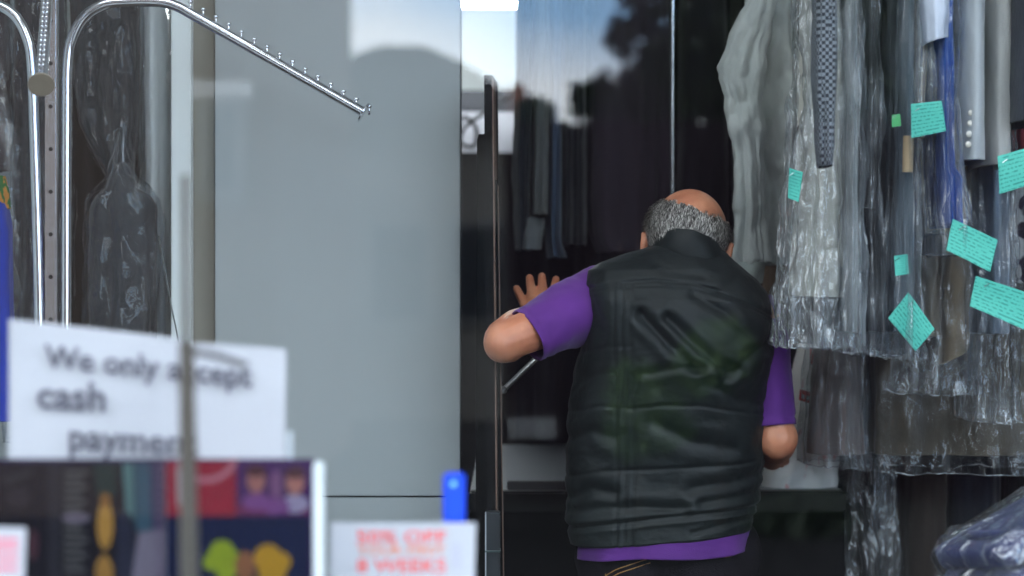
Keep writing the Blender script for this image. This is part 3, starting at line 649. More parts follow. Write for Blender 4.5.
one('neckline', drape([(176, -30, 5), (192, -32, 8), (208, -34, 8)], 4.20, .045, ((5, .1), (9, .06)), .001, 74, 50, 12, shoulder=False), blotch_cloth('floral', srgb(60, 120, 60), srgb(206, 140, 60), 55), bl)
garment('coat', 'dark green black coat in polythene that narrows to a tail, upper left', 'coat', GL, [(TY, 72, 140), (60, 74, 141), (125, 82, 140), (160, 102, 134), (178, 115, 129)], 4.45, .06, cloth('ldkgreen', (24, 33, 38)), ZL, seed=75, folds=((3, .2), (6, .16), (9, .08)),
    cover=[(TY, 72, 152), (60, 74, 151), (120, 82, 148), (160, 100, 138), (182, 113, 131)], film=FILM_LEFT, crk=.007)
garment('coat', 'long blackish coat hanging behind the tail of the upper left bag', 'coat', GL, [(TY, 72, 136), (420, 70, 142)], 4.66, .05, cloth('lblackish', (18, 22, 26)), ZL, seed=78)
lo = garment('coat', 'charcoal coat on a shoulder hanger in polythene, lower left', 'coat', GL, [(188, 108, 138), (196, 98, 152), (206, 92, 157), (300, 90, 158), (420, 90, 154)], 4.36, .06, cloth('lchar', (40, 47, 52)), P(0, 128, 4.36).z, seed=76, folds=((3, .14), (5, .12), (9, .06)), hem=0,
    cover=[(150, 118, 128), (176, 112, 134), (186, 98, 152), (200, 86, 161), (300, 84, 160), (430, 80, 160)], film=FILM_LEFT, crk=.006)
garment('blouse', 'white blouse in milky polythene against the pale board', 'blouse', GL, [(TY, 144, 169), (200, 147, 170), (420, 147, 170)], 4.48, .05, cloth('lwhite', (226, 230, 228)), ZL, seed=77, cover=[(TY, 141, 170), (140, 143, 171), (430, 145, 171)], film=FILM_LEFT, crk=.004)
tag(one('cord', tube(smooth_path([P(159, 236, 4.2), P(165, 270, 4.2), P(171, 305, 4.2), P(178, 340, 4.2), P(190, 420, 4.22)], 6), .0016, 6), plain('cord_grey', srgb(84, 90, 90), .7), None, P(190, 420, 4.22)), 'thin grey cord slanting past the lower bagged coat', 'cord')

# ================================================================== WINDOW DISPLAY (near, out of focus)
SG = thing('notice_sheet', 'white printed notice about cash payment standing in the window', 'notice', P(150, 470, 2.42))
a_, b_, c_, d_ = (9, 319), (286, 348), (286, 470), (7, 470)
V = []; nu, nv = 40, 20
for j in range(nv+1):
    for i in range(nu+1):
        u, v = i/nu, j/nv
        top = np.interp(u, (0, .62, .66, 1), (319, 339, 343, 349)); x = 9+(286-9)*u-2*v
        p_ = P(x, top+(575-top)*v, 2.42); p_.y += .012*math.sin(u*3.0)+.003*math.sin(v*5+u*9); V.append(p_)
F = [(j*(nu+1)+i, j*(nu+1)+i+1, (j+1)*(nu+1)+i+1, (j+1)*(nu+1)+i) for j in range(nv) for i in range(nu)]
n = len(V)
one('paper', (V+[q+Vector((0, .0008, 0)) for q in V], F+[tuple(reversed([i+n for i in f])) for f in F]), PAPER, SG)
INK = plain('ink_grey', srgb(74, 74, 90), .7)
mb = MB()
SL = .098
def onsheet(VF):
    V, F = VF; out = []
    for v in V:
        u = ((v.x*FP/2.415+512)-9)/277; out.append(Vector((v.x, v.y+.012*math.sin(u*3.0)+.003*math.sin(u*9+1), v.z)))
    return out, F
mb.add(*onsheet(text_px('We only accept', 43, 251, 367, 2.413, .098, .016, 1.0)), INK)
mb.add(*onsheet(text_px('cash', 36, 104, 408, 2.413, .05, .018, 1.0)), INK)
mb.add(*onsheet(text_px('payment', 68, 196, 449, 2.413, .06, .016, 1.0)), INK)
mb.build('lettering', SG, smooth=False)
one('sleeve_edge', box(P(287, 0, 2.43).x, P(292, 0, 2.43).x, 2.430, 2.438, .98, P(0, 432, 2.43).z), plain('acrylic_edge', srgb(200, 206, 214), .3), SG, smooth=False)

# dark leaflet board and red magazine
def board(root, D, poly, mat, th=.004): one('board', plate(poly, D, th), mat, root, smooth=False)
Dp = 2.33
pd = thing('poster', 'dark printed poster with gold and teal shapes below the notice', 'poster', P(80, 610, Dp)); pd.location.z = .98
one('board', box(P(-60, 0, Dp).x, P(165, 0, Dp).x, Dp, Dp+.005, .98, P(0, 459, Dp).z), plain('poster_dark', srgb(15, 13, 20), .6, 0, .3, 30, spec=.03), pd, smooth=False)
mb = MB(); e = Dp-.0008
SPN = [0]
def spot(mb, poly, col, lift=0., mat=None):
    SPN[0] += 1; mb.add(*plate(poly, e-lift*.3-SPN[0]*.00004, .0007), mat or plain('ink_%d_%d_%d' % col, srgb(*[c*.58 for c in col]), .6, 0, .2, 60, spec=.03))
for i in range(14):
    y = 470+i*7.6; spot(mb, [(64, y), (88-(i*5 % 9), y), (88-(i*5 % 9), y+4), (64, y+4)], (92, 90, 92))
spot(mb, [(48, 459), (60, 459), (60, 600), (48, 600)], (44, 42, 52))
spot(mb, disc_poly(76, 518, 14, 5), (120, 110, 128), .0007)
spot(mb, disc_poly(105, 525, 8, 25), (190, 140, 66)); spot(mb, disc_poly(104, 575, 9, 20), (176, 128, 62)); spot(mb, disc_poly(105, 500, 5, 7), (150, 100, 50), .0007)
spot(mb, [(92, 461), (116, 461), (116, 496), (98, 500)], (36, 52, 52))
spot(mb, [(122, 459), (133, 459), (134, 520), (126, 512)], (92, 130, 132)); spot(mb, [(134, 459), (150, 459), (152, 530), (136, 532)], (58, 88, 108))
spot(mb, [(118, 510), (131, 514), (136, 560), (128, 600), (116, 600)], (40, 42, 62))
spot(mb, [(138, 533), (165, 528), (165, 610), (128, 610)], (126, 118, 138)); spot(mb, [(150, 459), (165, 459), (165, 528), (152, 530)], (56, 46, 84))
for i in range(16):
    y = 464+i*8; spot(mb, [(156, y), (163, y), (163, y+4), (156, y+4)], (112, 98, 124), .0007)
spot(mb, [(2, 478), (30, 470), (32, 474), (6, 486)], (52, 50, 58)); spot(mb, disc_poly(18, 498, 12, 10), (46, 40, 50))
spot(mb, disc_poly(33, 545, 5, 16), (84, 52, 64))
spot(mb, [(-60, 459), (165, 459), (165, 462.5), (-60, 462.5)], (60, 48, 96), .0007)
mb.build('print', pd, smooth=False)

pm = thing('magazine', 'red and navy magazine cover with two faces, right of the dark poster', 'magazine', P(245, 610, Dp)); pm.location.z = .98
one('board', box(P(166, 0, Dp).x, P(313, 0, Dp).x, Dp, Dp+.005, .98, P(0, 459, Dp).z), plain('mag_purple', srgb(44, 22, 60), .6, spec=.03), pm, smooth=False)
one('white_edge', box(P(313, 0, Dp).x, P(323, 0, Dp).x, Dp-.001, Dp+.02, .98, P(0, 463, Dp).z, .002), plain('mag_edge', srgb(206, 212, 216), .4), pm, smooth=False)
mb = MB()
spot(mb, [(166, 461), (236, 461), (236, 516), (166, 516)], (158, 26, 54)); spot(mb, [(176, 461), (184, 461), (182, 505), (177, 505)], (206, 190, 198), .0007)
ring = disc_poly(206, 452, 33, 31, 24, 0.25, 2.9)+list(reversed(disc_poly(206, 452, 27, 25, 24, 0.25, 2.9))); spot(mb, ring, (196, 120, 140), .0007)
spot(mb, [(238, 505), (310, 505), (310, 514), (238, 514)], (120, 40, 92), .0004)
for cx, cy, col in ((256, 480, (176, 112, 108)), (295, 482, (186, 120, 112)), (276, 484, (132, 84, 132))):
    spot(mb, disc_poly(cx, cy, 9 if col[0] > 150 else 6, 13), col, .0007); spot(mb, disc_poly(cx, cy+22, 14, 9), (126, 70, 140) if cx != 295 else (172, 160, 196), .0004)
    if col[0] > 150: spot(mb, disc_poly(cx, cy-9, 10, 6), (84, 44, 54), .0011)
spot(mb, [(166, 517), (310, 517), (310, 620), (166, 620)], (22, 30, 66)); 
for dx, dy, r_ in ((0, 0, 13), (10, 6, 9), (-10, 9, 9), (4, 18, 10)): spot(mb, disc_poly(222+dx, 553+dy, r_, r_), (150, 168, 40), .0007)
for dx, dy, r_ in ((0, 0, 14), (13, 4, 10), (4, 14, 14)): spot(mb, disc_poly(268+dx, 558+dy, r_, r_), (196, 146, 40), .0007)
spot(mb, disc_poly(245, 566, 10, 15), (150, 96, 66), .0007)
mb.build('print', pm, smooth=False)
lf = thing('leaflet', 'small white leaflet with pink print at the lower left corner', 'leaflet', P(8, 610, 2.25)); lf.location.z = .98
V, F = prism([(P(-30, 0, 2.25).x, 2.25, .98), (P(20, 0, 2.25).x, 2.25, .98), P(26, 528, 2.25), P(-24, 526, 2.25)], (0, .0012, 0)); one('paper', (V, F), PAPER, lf, smooth=False)
mb = MB()
for y in (538, 546, 556, 566): mb.add(*plate([(-16, y), (18, y), (17.4, y+5), (-16.6, y+5)], 2.2492, .0006), plain('pink_ink', srgb(206, 120, 136), .5))
mb.build('print', lf, smooth=False)

# 50% off card and blue clip
Dc = 2.44
cd = thing('offer_card', 'white card with red fifty percent offer lettering', 'card', P(403, 610, Dc)); cd.location.z = .98
V, F = prism([(P(330, 0, Dc).x, Dc, .98), (P(472, 0, Dc).x, Dc, .98), P(476, 523, Dc), P(331, 523, Dc)], (0, .003, 0)); one('card', (V, F), PAPER, cd, smooth=False)
mb = MB(); RI = plain('offer_red', srgb(226, 66, 60), .5); RO = plain('offer_orange', srgb(226, 118, 70), .5)
mb.add(*text_px('50% OFF', 357, 446, 543, Dc-.001, 0, .008, .72), RI); mb.add(*text_px('YOUR FIRST', 357, 446, 554.5, Dc-.001, 0, .0, .8), RO); mb.add(*text_px('8 WEEKS', 357, 446, 572, Dc-.001, 0, .008, .8), RI)
for i in range(5): mb.add(*plate([(452, 545+i*5), (462-(i % 2)*3, 545+i*5), (462-(i % 2)*3, 547+i*5), (452, 547+i*5)], Dc-.001, .0006), plain('fine_print', srgb(170, 168, 190), .6))
mb.build('lettering', cd, smooth=False)
BLU = plain('clip_blue', srgb(16, 70, 214), .35)
pg = thing('clothes_peg', 'bright blue plastic clip behind the top of the offer card', 'clip', P(454, 540, Dc+.01))
one('jaw', pbox(443, 465, 473, 560, Dc+.006, Dc+.016, .003), BLU, pg, smooth=True); one('jaw', pbox(444, 464, 475, 560, Dc+.019, Dc+.027, .003), BLU, pg, smooth=True)
one('pivot', tube([P(453.5, 484, Dc+.002), P(453.5, 484, Dc+.03)], .0035, 14), plain('pivot_pale', srgb(120, 190, 240), .3), pg)

# slim stand in front of the notice
st = thing('display_stand', 'blurred grey brown upright stand with a short side arm, in front of the notice', 'stand', (P(189, 0, 2.08).x, 2.08, .98))
SM = plain('stand_metal', srgb(66, 61, 55), .6, .1, .1)
x_ = P(189.5, 0, 2.08).x
one('rod', tube([(P(186, 0, 2.08).x, 2.08, P(0, 345, 2.08).z), (P(185, 0, 2.08).x, 2.08, P(0, 175, 2.08).z)], .0036, 10), SM, st)
one('tube', tube([(P(191, 0, 2.08).x, 2.08, .985), (P(186.5, 0, 2.08).x, 2.08, P(0, 342, 2.08).z)], lambda t: .0105-.003*t, 14), SM, st)
one('arm', tube([P(187, 350, 2.08), P(215, 355, 2.09), P(247, 366, 2.10)], .0036, 10), plain('stand_dark', srgb(60, 58, 62), .5, .2), st)
one('foot', tube([(P(191, 0, 2.08).x, 2.08, .98), (P(191, 0, 2.08).x, 2.08, .99)], .05, 24), SM, st)
# ================================================================== PERSON
def remesh(shapes, voxel, smooth=3, name='tmp'):
    mb = MB(); dummy = STEEL
    for VF in shapes: mb.add(*VF, dummy)
    o = mb.build(name)
    r = o.modifiers.new('r', 'REMESH'); r.mode = 'VOXEL'; r.voxel_size = voxel; r.use_smooth_shade = True
    s = o.modifiers.new('s', 'SMOOTH'); s.factor = .5; s.iterations = smooth
    bpy.context.view_layer.update()
    me = bpy.data.meshes.new_from_object(o.evaluated_get(bpy.context.evaluated_depsgraph_get()))
    V = [v.co.copy() for v in me.vertices]; F = [tuple(p.vertices) for p in me.polygons]
    old = o.data; bpy.data.objects.remove(o); bpy.data.meshes.remove(me); bpy.data.meshes.remove(old)
    return V, F
m, nt, out = _new('skin'); b_ = N(nt, 'ShaderNodeBsdfPrincipled', Roughness=.42)
b_.inputs['Subsurface Weight'].default_value = .12; b_.inputs['Subsurface Radius'].default_value = (.02, .008, .004); b_.inputs['Subsurface Scale'].default_value = .4
no = noise_node(nt, 24, 5); cr = N(nt, 'ShaderNodeValToRGB'); cr.color_ramp.elements[0].position = .3; cr.color_ramp.elements[1].position = .75
cr.color_ramp.elements[0].color = (*srgb(182, 114, 86), 1); cr.color_ramp.elements[1].color = (*srgb(212, 146, 112), 1)
L(nt, no.outputs['Fac'], cr.inputs[0]); L(nt, cr.outputs[0], b_.inputs['Base Color'])
nb = noise_node(nt, 300, 3); bp = N(nt, 'ShaderNodeBump', Strength=.12, Distance=.003); L(nt, nb.outputs['Fac'], bp.inputs['Height']); L(nt, bp.outputs[0], b_.inputs['Normal'])
L(nt, b_.outputs[0], out.inputs[0]); SKIN = m

HC = P(687, 244, 4.10)
pitch, roll, yaw = math.radians(30), math.radians(7), math.radians(-6)
HR = Matrix.Rotation(yaw, 3, 'Z') @ Matrix.Rotation(roll, 3, 'Y') @ Matrix.Rotation(-pitch, 3, 'X')
def H(x, y, z): return HC+HR @ Vector((x, y, z))     # head space: x right, y face, z crown
S = []
S += [ellipsoid(H(0, -.006, .012), (.0775, .097, .093), 36, 24, HR), ellipsoid(H(0, .03, -.035), (.064, .070, .075), 28, 20, HR)]
S += [capsule(H(-.035, .045, -.085), H(.035, .045, -.085), .03, .03), ellipsoid(H(0, .082, -.108), (.028, .022, .022), 20, 14, HR)]      # jaw, chin
S += [capsule(H(0, .098, .0), H(0, .118, -.042), .009, .015), ellipsoid(H(-.013, .108, -.047), (.010, .010, .008), 12, 8, HR), ellipsoid(H(.013, .108, -.047), (.010, .010, .008), 12, 8, HR)]  # nose
S += [capsule(H(-.045, .082, .022), H(.045, .082, .022), .012, .012), capsule(H(-.024, .093, -.074), H(.024, .093, -.074), .008, .008), capsule(H(-.02, .092, -.084), H(.02, .092, -.084), .008, .008)]
for s in (-1, 1): S += [ellipsoid(H(s*.031, .083, 0), (.0125, .0115, .011), 16, 12, HR)]
S += [capsule(H(-.0, -.02, -.05), P(688, 292, 4.06), .058, .066)]
for s in (-1, 1):   # ears
    S += [ellipsoid(H(s*.081, -.004, -.012), (.008, .017, .030), 18, 14, HR), capsule(H(s*.086, -.018, .0), H(s*.084, -.012, -.032), .005, .005, 8), ellipsoid(H(s*.080, .004, -.040), (.007, .010, .010), 12, 10, HR)]
# trunk under the clothes
S += [capsule(P(676, 330, 4.08), P(670, 500, 4.09), .085, .095), capsule(P(640, 310, 4.07), P(728, 316, 4.07), .06, .06), capsule(P(640, 520, 4.09), P(700, 520, 4.09), .085, .085)]
# left arm, bent, hand flat on the glass
SHL, ELL, WRL = P(604, 300, 4.06), P(506, 341, 3.95), P(531, 318, 4.22)
S += [capsule(P(640, 300, 4.07), SHL, .06, .052), capsule(SHL, ELL, .050, .038), ellipsoid(ELL+Vector((-.006, .004, -.003)), (.037, .044, .039), 20, 14), capsule(ELL, ELL+Vector((-.018, -.006, -.010)), .032, .022), capsule(ELL+Vector((0, .02, 0)), ELL+(WRL-ELL)*.45, .043, .042), capsule(ELL+(WRL-ELL)*.45, WRL, .042, .027)]
GYH = 4.495  # glass
def PH(x, y, D): return P(x, y-3.5, D)
def hand(wr, palm_c, fingers, thumb):
    sh = [capsule(wr, palm_c, .025, .026)]
    for pts, r0 in fingers:
        sh.append(capsule(palm_c.lerp(pts[0], .15), pts[0], .0165, r0+.0015, 12))
        for i in range(len(pts)-1): sh.append(capsule(pts[i], pts[i+1], r0-.0007*i, r0-.0007*(i+1), 12))
    for i in range(len(thumb)-1): sh.append(capsule(thumb[i], thumb[i+1], .013-.0014*i, .0116-.0014*i, 12))
    return sh
DK = 4.40
fing = [([PH(525, 309, DK-.01), PH(521, 301, DK+.014), PH(518.5, 296, DK+.028), PH(516.5, 292, DK+.038)], .0100),
        ([PH(533, 304.5, DK-.012), PH(531.4, 293.5, DK+.016), PH(530.4, 287, DK+.03), PH(529.6, 281.5, DK+.04)], .0107),
        ([PH(542.5, 304, DK-.012), PH(542.4, 292, DK+.016), PH(542, 285.5, DK+.03), PH(541.8, 280, DK+.04)], .0108),
        ([PH(551, 306, DK-.01), PH(554, 295, DK+.016), PH(555, 289, DK+.03), PH(556, 283, DK+.04)], .0104)]
S += hand(P(532, 322, 4.33), PH(539, 312, DK-.012), fing, [P(545, 320, DK-.015), P(556, 316, DK+.012), P(564, 309, DK+.03), P(569, 303, DK+.04)])
S += [capsule(WRL, P(532, 322, 4.33), .028, .026)]
# right arm: hanging, forearm reaching forward to the carrier bag
SHR, ELR, WRR = P(756, 318, 4.07), P(777, 438, 4.05), P(772, 452, 4.30)
S += [capsule(P(728, 312, 4.07), SHR, .06, .046), capsule(SHR, ELR, .042, .037), ellipsoid(ELR, (.036, .040, .042), 20, 14), capsule(ELR, ELR+(WRR-ELR)*.4, .041, .041), capsule(ELR+(WRR-ELR)*.4, WRR, .041, .027)]
pc = P(772, 458, 4.39)
fr = []
for i, (dx, r0) in enumerate(((-13, .0092), (-4.5, .0096), (4.5, .0096), (12.5, .0086))):
    k0 = P(772+dx*1.05, 459+abs(dx)*.15, 4.43); fr.append(([k0, k0+Vector((0, .030, .004)), k0+Vector((0, .048, -.002)), k0+Vector((0, .058, -.014))], r0))
S += hand(WRR, pc, fr, [P(764, 460, 4.36), P(756, 463, 4.385), P(752, 466, 4.41), P(752, 468, 4.435)])
base_p = P(668, 0, 4.08); base_p.z = 0
body = one('person', remesh(S, .0030, 2), SKIN, None, base_p, sharp=None)
tag(body, 'person seen from behind, balding grey hair, dark quilted vest over purple shirt, one hand raised', 'person')

# ---- hair: thin fringe round the sides and back
HAIRM = []
for nme, c in (('hair_dark', (64, 60, 58)), ('hair_grey', (138, 134, 130)), ('hair_white', (214, 210, 204))):
    HAIRM.append(plain(nme, srgb(*c), .5, 0, .2, 120, .5, 400, (1, 1, .2)))
bald_ax = Vector((.22, -.50, 1)).normalized()
def hair_here(d):   # d: unit direction in head space
    ang = math.degrees(math.acos(max(-1, min(1, d.dot(bald_ax)))))
    wob = 5*mnoise.noise(d*5)+4*mnoise.noise(d*13)
    lim = 56+wob
    if ang < lim: return 0
    if d.y > .42+.25*max(0, d.z) : return 0
    if d.z < -.62: return 0
    if abs(d.x) > .86 and -.34 < d.z < .06 and d.y > -.22: return 0   # round the ear
    return min(1, (ang-lim)/14)
MBH = MB(); V = []; F = []; nu, nv = 150, 90; keep = {}
def scalp(d, off): return Vector((d.x*(.0775+off), d.y*(.097+off)-.006, d.z*(.093+off)+.012))
def scalp2(d, off):
    p = scalp(d, off)
    if d.z < -.1: p.x *= 1-.16*(-d.z-.1); p.y += .0*d.z
    return p
dirs = [[Vector((math.sin(PI*j/nv)*math.cos(2*PI*i/nu), math.sin(PI*j/nv)*math.sin(2*PI*i/nu), math.cos(PI*j/nv))) for i in range(nu)] for j in range(nv+1)]
idx = {}
for j in range(nv+1):
    for i in range(nu):
        d = dirs[j][i]; h = hair_here(d); off = -.002+h*(.0075+.004*mnoise.noise(d*9)+.003*mnoise.noise(Vector((d.x*26, d.y*26, d.z*7)))); idx[(j, i)] = len(V); V.append(H(*scalp2(d, off)))
for j in range(nv):
    for i in range(nu):
        q = [(j, i), (j, (i+1) % nu), (j+1, (i+1) % nu), (j+1, i)]
        if sum(hair_here(dirs[a][b]) > .25 for a, b in q) >= 2: F.append(tuple(idx[k] for k in q))
MBH.add(V, F, HAIRM[0])
rng = random.Random(5); SV = [[], [], []]; SF = [[], [], []]
cnt = 0
while cnt < 12000:
    d = Vector((rng.gauss(0, 1), rng.gauss(0, 1), rng.gauss(0, 1))).normalized(); h = hair_here(d)
    if h <= 0 or rng.random() > .35+h: continue
    cnt += 1
    dn = (Vector((0, -.35, -1))-d*d.dot(Vector((0, -.35, -1)))).normalized()
    dn = (dn+Vector((rng.gauss(0, .2), rng.gauss(0, .2), rng.gauss(0, .15)))).normalized()
    ln = rng.uniform(.010, .022)*(.6+.4*h); p0 = scalp2(d, .001+.005*h); side = d.cross(dn).normalized()*rng.uniform(.0004, .0009)
    pts = [p0, p0+dn*ln*.5+d*(.0015+.002*rng.random()), p0+dn*ln+d*(.0005+.003*rng.random())]
    k = rng.choices((0, 1, 2), (.40, .36, .24))[0]; o = len(SV[k])
    SV[k] += [H(*(pts[0]-side)), H(*(pts[0]+side)), H(*(pts[1]+side)), H(*(pts[1]-side)), H(*pts[2])]; SF[k] += [(o, o+1, o+2, o+3), (o+3, o+2, o+4)]
for k in range(3): MBH.add(SV[k], SF[k], HAIRM[k])
hair = MBH.build('hair', body, smooth=True); hair['label'] = 'short grey hair round the sides and back of a bald crown'

# ---- quilted vest
VEST_ROWS = [(238, 668, 716), (247, 648, 730), (254, 624, 738), (262, 602, 748), (270, 589, 758), (285, 584, 769), (320, 583, 777), (350, 581, 777), (370, 575, 775), (400, 570, 773), (430, 568, 771), (460, 567, 768), (490, 566, 765), (515, 567, 761), (532, 570, 757), (539, 572, 755)]
DEP = [(238, .055, 4.07), (254, .078, 4.065), (270, .098, 4.06), (300, .122, 4.06), (350, .138, 4.07), (420, .142, 4.085), (480, .140, 4.09), (539, .138, 4.09)]
SEAMS = [  # (polyline px, depth m, width px)
    ([(614, 545), (616, 470), (614, 395), (611, 330), (612, 284)], .0035, 1.5), ([(622, 545), (624, 470), (622, 395), (619, 330), (620, 284)], .0035, 1.5), ([(629, 545), (632, 470), (630, 395), (627, 330), (628, 284)], .0035, 1.5),
    ([(583, 289), (610, 284), (650, 281), (690, 284), (730, 296), (778, 318)], .005, 2.0), ([(583, 293), (610, 288), (650, 285), (690, 288), (730, 300), (778, 322)], .003, 1.3),
    ([(570, 412), (600, 405), (629, 407)], .0025, 2), ([(629, 407), (660, 403), (700, 404), (740, 411), (775, 416)], .0025, 2),
    ([(566, 478), (600, 470), (629, 468)], .0025, 2), ([(629, 468), (690, 465), (740, 463), (770, 459)], .0025, 2), ([(583, 352), (605, 346), (628, 345)], .0015, 2), ([(629, 350), (680, 346), (730, 352), (777, 358)], .001, 2),
    ([(566, 530), (600, 523), (650, 516), (700, 511), (762, 507)], .006, 2.0), ([(566, 534), (600, 527), (650, 520), (700, 515), (762, 511)], .003, 1.4),
    ([(638, 314), (655, 332), (675, 352), (694, 368)], .012, 4.5), ([(664, 318), (684, 338), (704, 356), (724, 370)], .012, 4.5), ([(645, 372), (672, 366), (700, 366)], .006, 3.5), ([(636, 372), (632, 392)], .005, 3),
    ([(690, 296), (720, 312), (750, 336)], .006, 4), ([(720, 380), (750, 352), (772, 340)], .007, 5), ([(650, 420), (690, 440), (730, 446)], .006, 6), ([(700, 380), (740, 400), (770, 404)], .005, 5),
    ([(568, 440), (590, 430), (612, 436)], .006, 5), ([(567, 500), (590, 488), (612, 492)], .007, 5), ([(570, 512), (600, 506), (640, 504), (680, 506)], .006, 4), ([(690, 486), (730, 482), (768, 474)], .006, 5), ([(700, 500), (735, 495), (765, 489)], .006, 4), ([(690, 530), (720, 522), (758, 518)], .004, 3),
    ([(576, 384), (592, 374), (612, 372)], .005, 4), ([(588, 300), (600, 330), (596, 360)], .004, 5), ([(640, 256), (660, 270), (700, 276)], .004, 5), ([(735, 276), (720, 290), (690, 292)], .004, 5)]
def segd(px, py, a, b):
    vx, vy = b[0]-a[0], b[1]-a[1]; t = max(0, min(1, ((px-a[0])*vx+(py-a[1])*vy)/(vx*vx+vy*vy)))
    return (px-a[0]-t*vx)**2+(py-a[1]-t*vy)**2
def vest_disp(px, py):
    q = 0
    for pl, dp, w in SEAMS:
        m_ = min(segd(px, py, pl[i], pl[i+1]) for i in range(len(pl)-1))
        if m_ < 9*w*w: q -= dp*math.exp(-m_/(w*w)); 
        if dp > .0055 and m_ < 60*w*w: q += dp*.35*math.exp(-(math.sqrt(m_)-2.6*w)**2/(1.5*w*w))
    return q
def vest_ring(y, nu, k=1., slope=1.):
    xl, xr = interp(VEST_ROWS, y); ry, dc = interp(DEP, y); cx = (xl+xr)/2; hx = (xr-xl)/2; rg = []
    for i in range(nu):
        th = 2*PI*i/nu; c, s = math.cos(th), math.sin(th)
        px = cx+math.copysign(abs(c)**(2/2.5), c)*hx*k
        # hem hangs lower on the left, collar side leans right
        sl = np.interp(y, (380, 539), (0, -.085))*(px-668)+np.interp(y, (238, 270, 320), (.20, .14, 0))*max(0, px-694)
        by = math.copysign(abs(s)**(2/2.3), s)*ry*k
        bulge = -.03*max(0, 1-abs(c)*0.0)*math.exp(-((px-600)/26)**2-((y-300)/40)**2)*(1 if s < 0.05 else 0)-.02*math.exp(-((y-330)/60)**2)*max(0, -s)+.014*math.exp(-((y-470)/60)**2)*max(0, -s)
        rg.append((px, y+sl, dc+by+bulge, c, s))
    return rg
nu, nv = 260, 210; rings = []
for j in range(nv+1):
    y = 240+(539-240)*j/nv; rg = []
    for px, py, d, c, s in vest_ring(y, nu):
        # pixel column at the mean depth keeps the outline where the photo has it
        p_ = P(px, py, 4.02); p_.y = d
        if s < .25:
            q = vest_disp(px, py)
        else: q = -.004*math.exp(-((px-672)/3)**2)
        q += .0032*fbm((p_.x*1.2, p_.y, p_.z), 11, 6)+.0012*fbm((p_.x, p_.y, p_.z*1.2), 34, 8)
        p_ += Vector((c*q*.8, s*q, 0)) if abs(s) < .95 else Vector((0, s*q, 0))
        rg.append(p_)
    rings.append(rg)
lr = rings[-1]; cen = sum(lr, Vector())/nu
rings.append([cen+(p-cen)*.965+Vector((0, 0, -.003)) for p in lr]); rings.append([cen+(p-cen)*.94+Vector((0, 0, .02)) for p in lr])
fr_ = rings[0]; cen = sum(fr_, Vector())/nu
rings.insert(0, [cen+(p-cen)*.8+Vector((0, 0, .002)) for p in fr_])
m, nt, out = _new('vest_nylon'); b_ = N(nt, 'ShaderNodeBsdfPrincipled', Roughness=.5); b_.inputs['Specular IOR Level'].default_value = .24; b_.inputs['Sheen Weight'].default_value = .04
no = noise_node(nt, 10, 4); mx = N(nt, 'ShaderNodeMix', data_type='RGBA'); mx.inputs[6].default_value = (*srgb(16, 22, 23), 1); mx.inputs[7].default_value = (*srgb(23, 31, 32), 1)
L(nt, no.outputs['Fac'], mx.inputs[0]); L(nt, mx.outputs[2], b_.inputs['Base Color'])
nb = noise_node(nt, 55, 5, (1, 1, 1.6)); bp = N(nt, 'ShaderNodeBump', Strength=.25, Distance=.005); L(nt, nb.outputs['Fac'], bp.inputs['Height']); L(nt, bp.outputs[0], b_.inputs['Normal'])
L(nt, b_.outputs[0], out.inputs[0]); VEST = m
vest = one('vest', loft(rings, False, False), VEST, body, sharp=None); vest['label'] = 'dark green black quilted sleeveless vest'
# standing collar
rings = []; nu = 120; ccx, ccy, ccD = 691, 262, 4.058
for rr, h in ((.083, 16), (.085, 8), (.085, 0), (.083, -8), (.079, -15), (.076, -18), (.072, -17), (.070, -10), (.072, 4)):
    rg = []
    for i in range(nu):
        th = 2*PI*i/nu; c, s = math.cos(th), math.sin(th); px = ccx+c*rr/K(4.02)*(.40+.10*(h+18)/34+.06)*1.0
        px = ccx+c*(37 if h > 0 else 37+h*.35)*rr/.083
        yy = ccy-14+h*-1.0*-1.0+(px-ccx)*.40*(1 if c > 0 else .22)+max(0, s)*10
        p_ = P(px, yy, 4.02); p_.y = ccD+s*rr*.95; q = .0022*fbm(p_, 24, 4); p_ += Vector((c*q, s*q, 0)); rg.append(p_)
    rings.append(rg)
one('collar', loft(rings, False, False), VEST, vest)

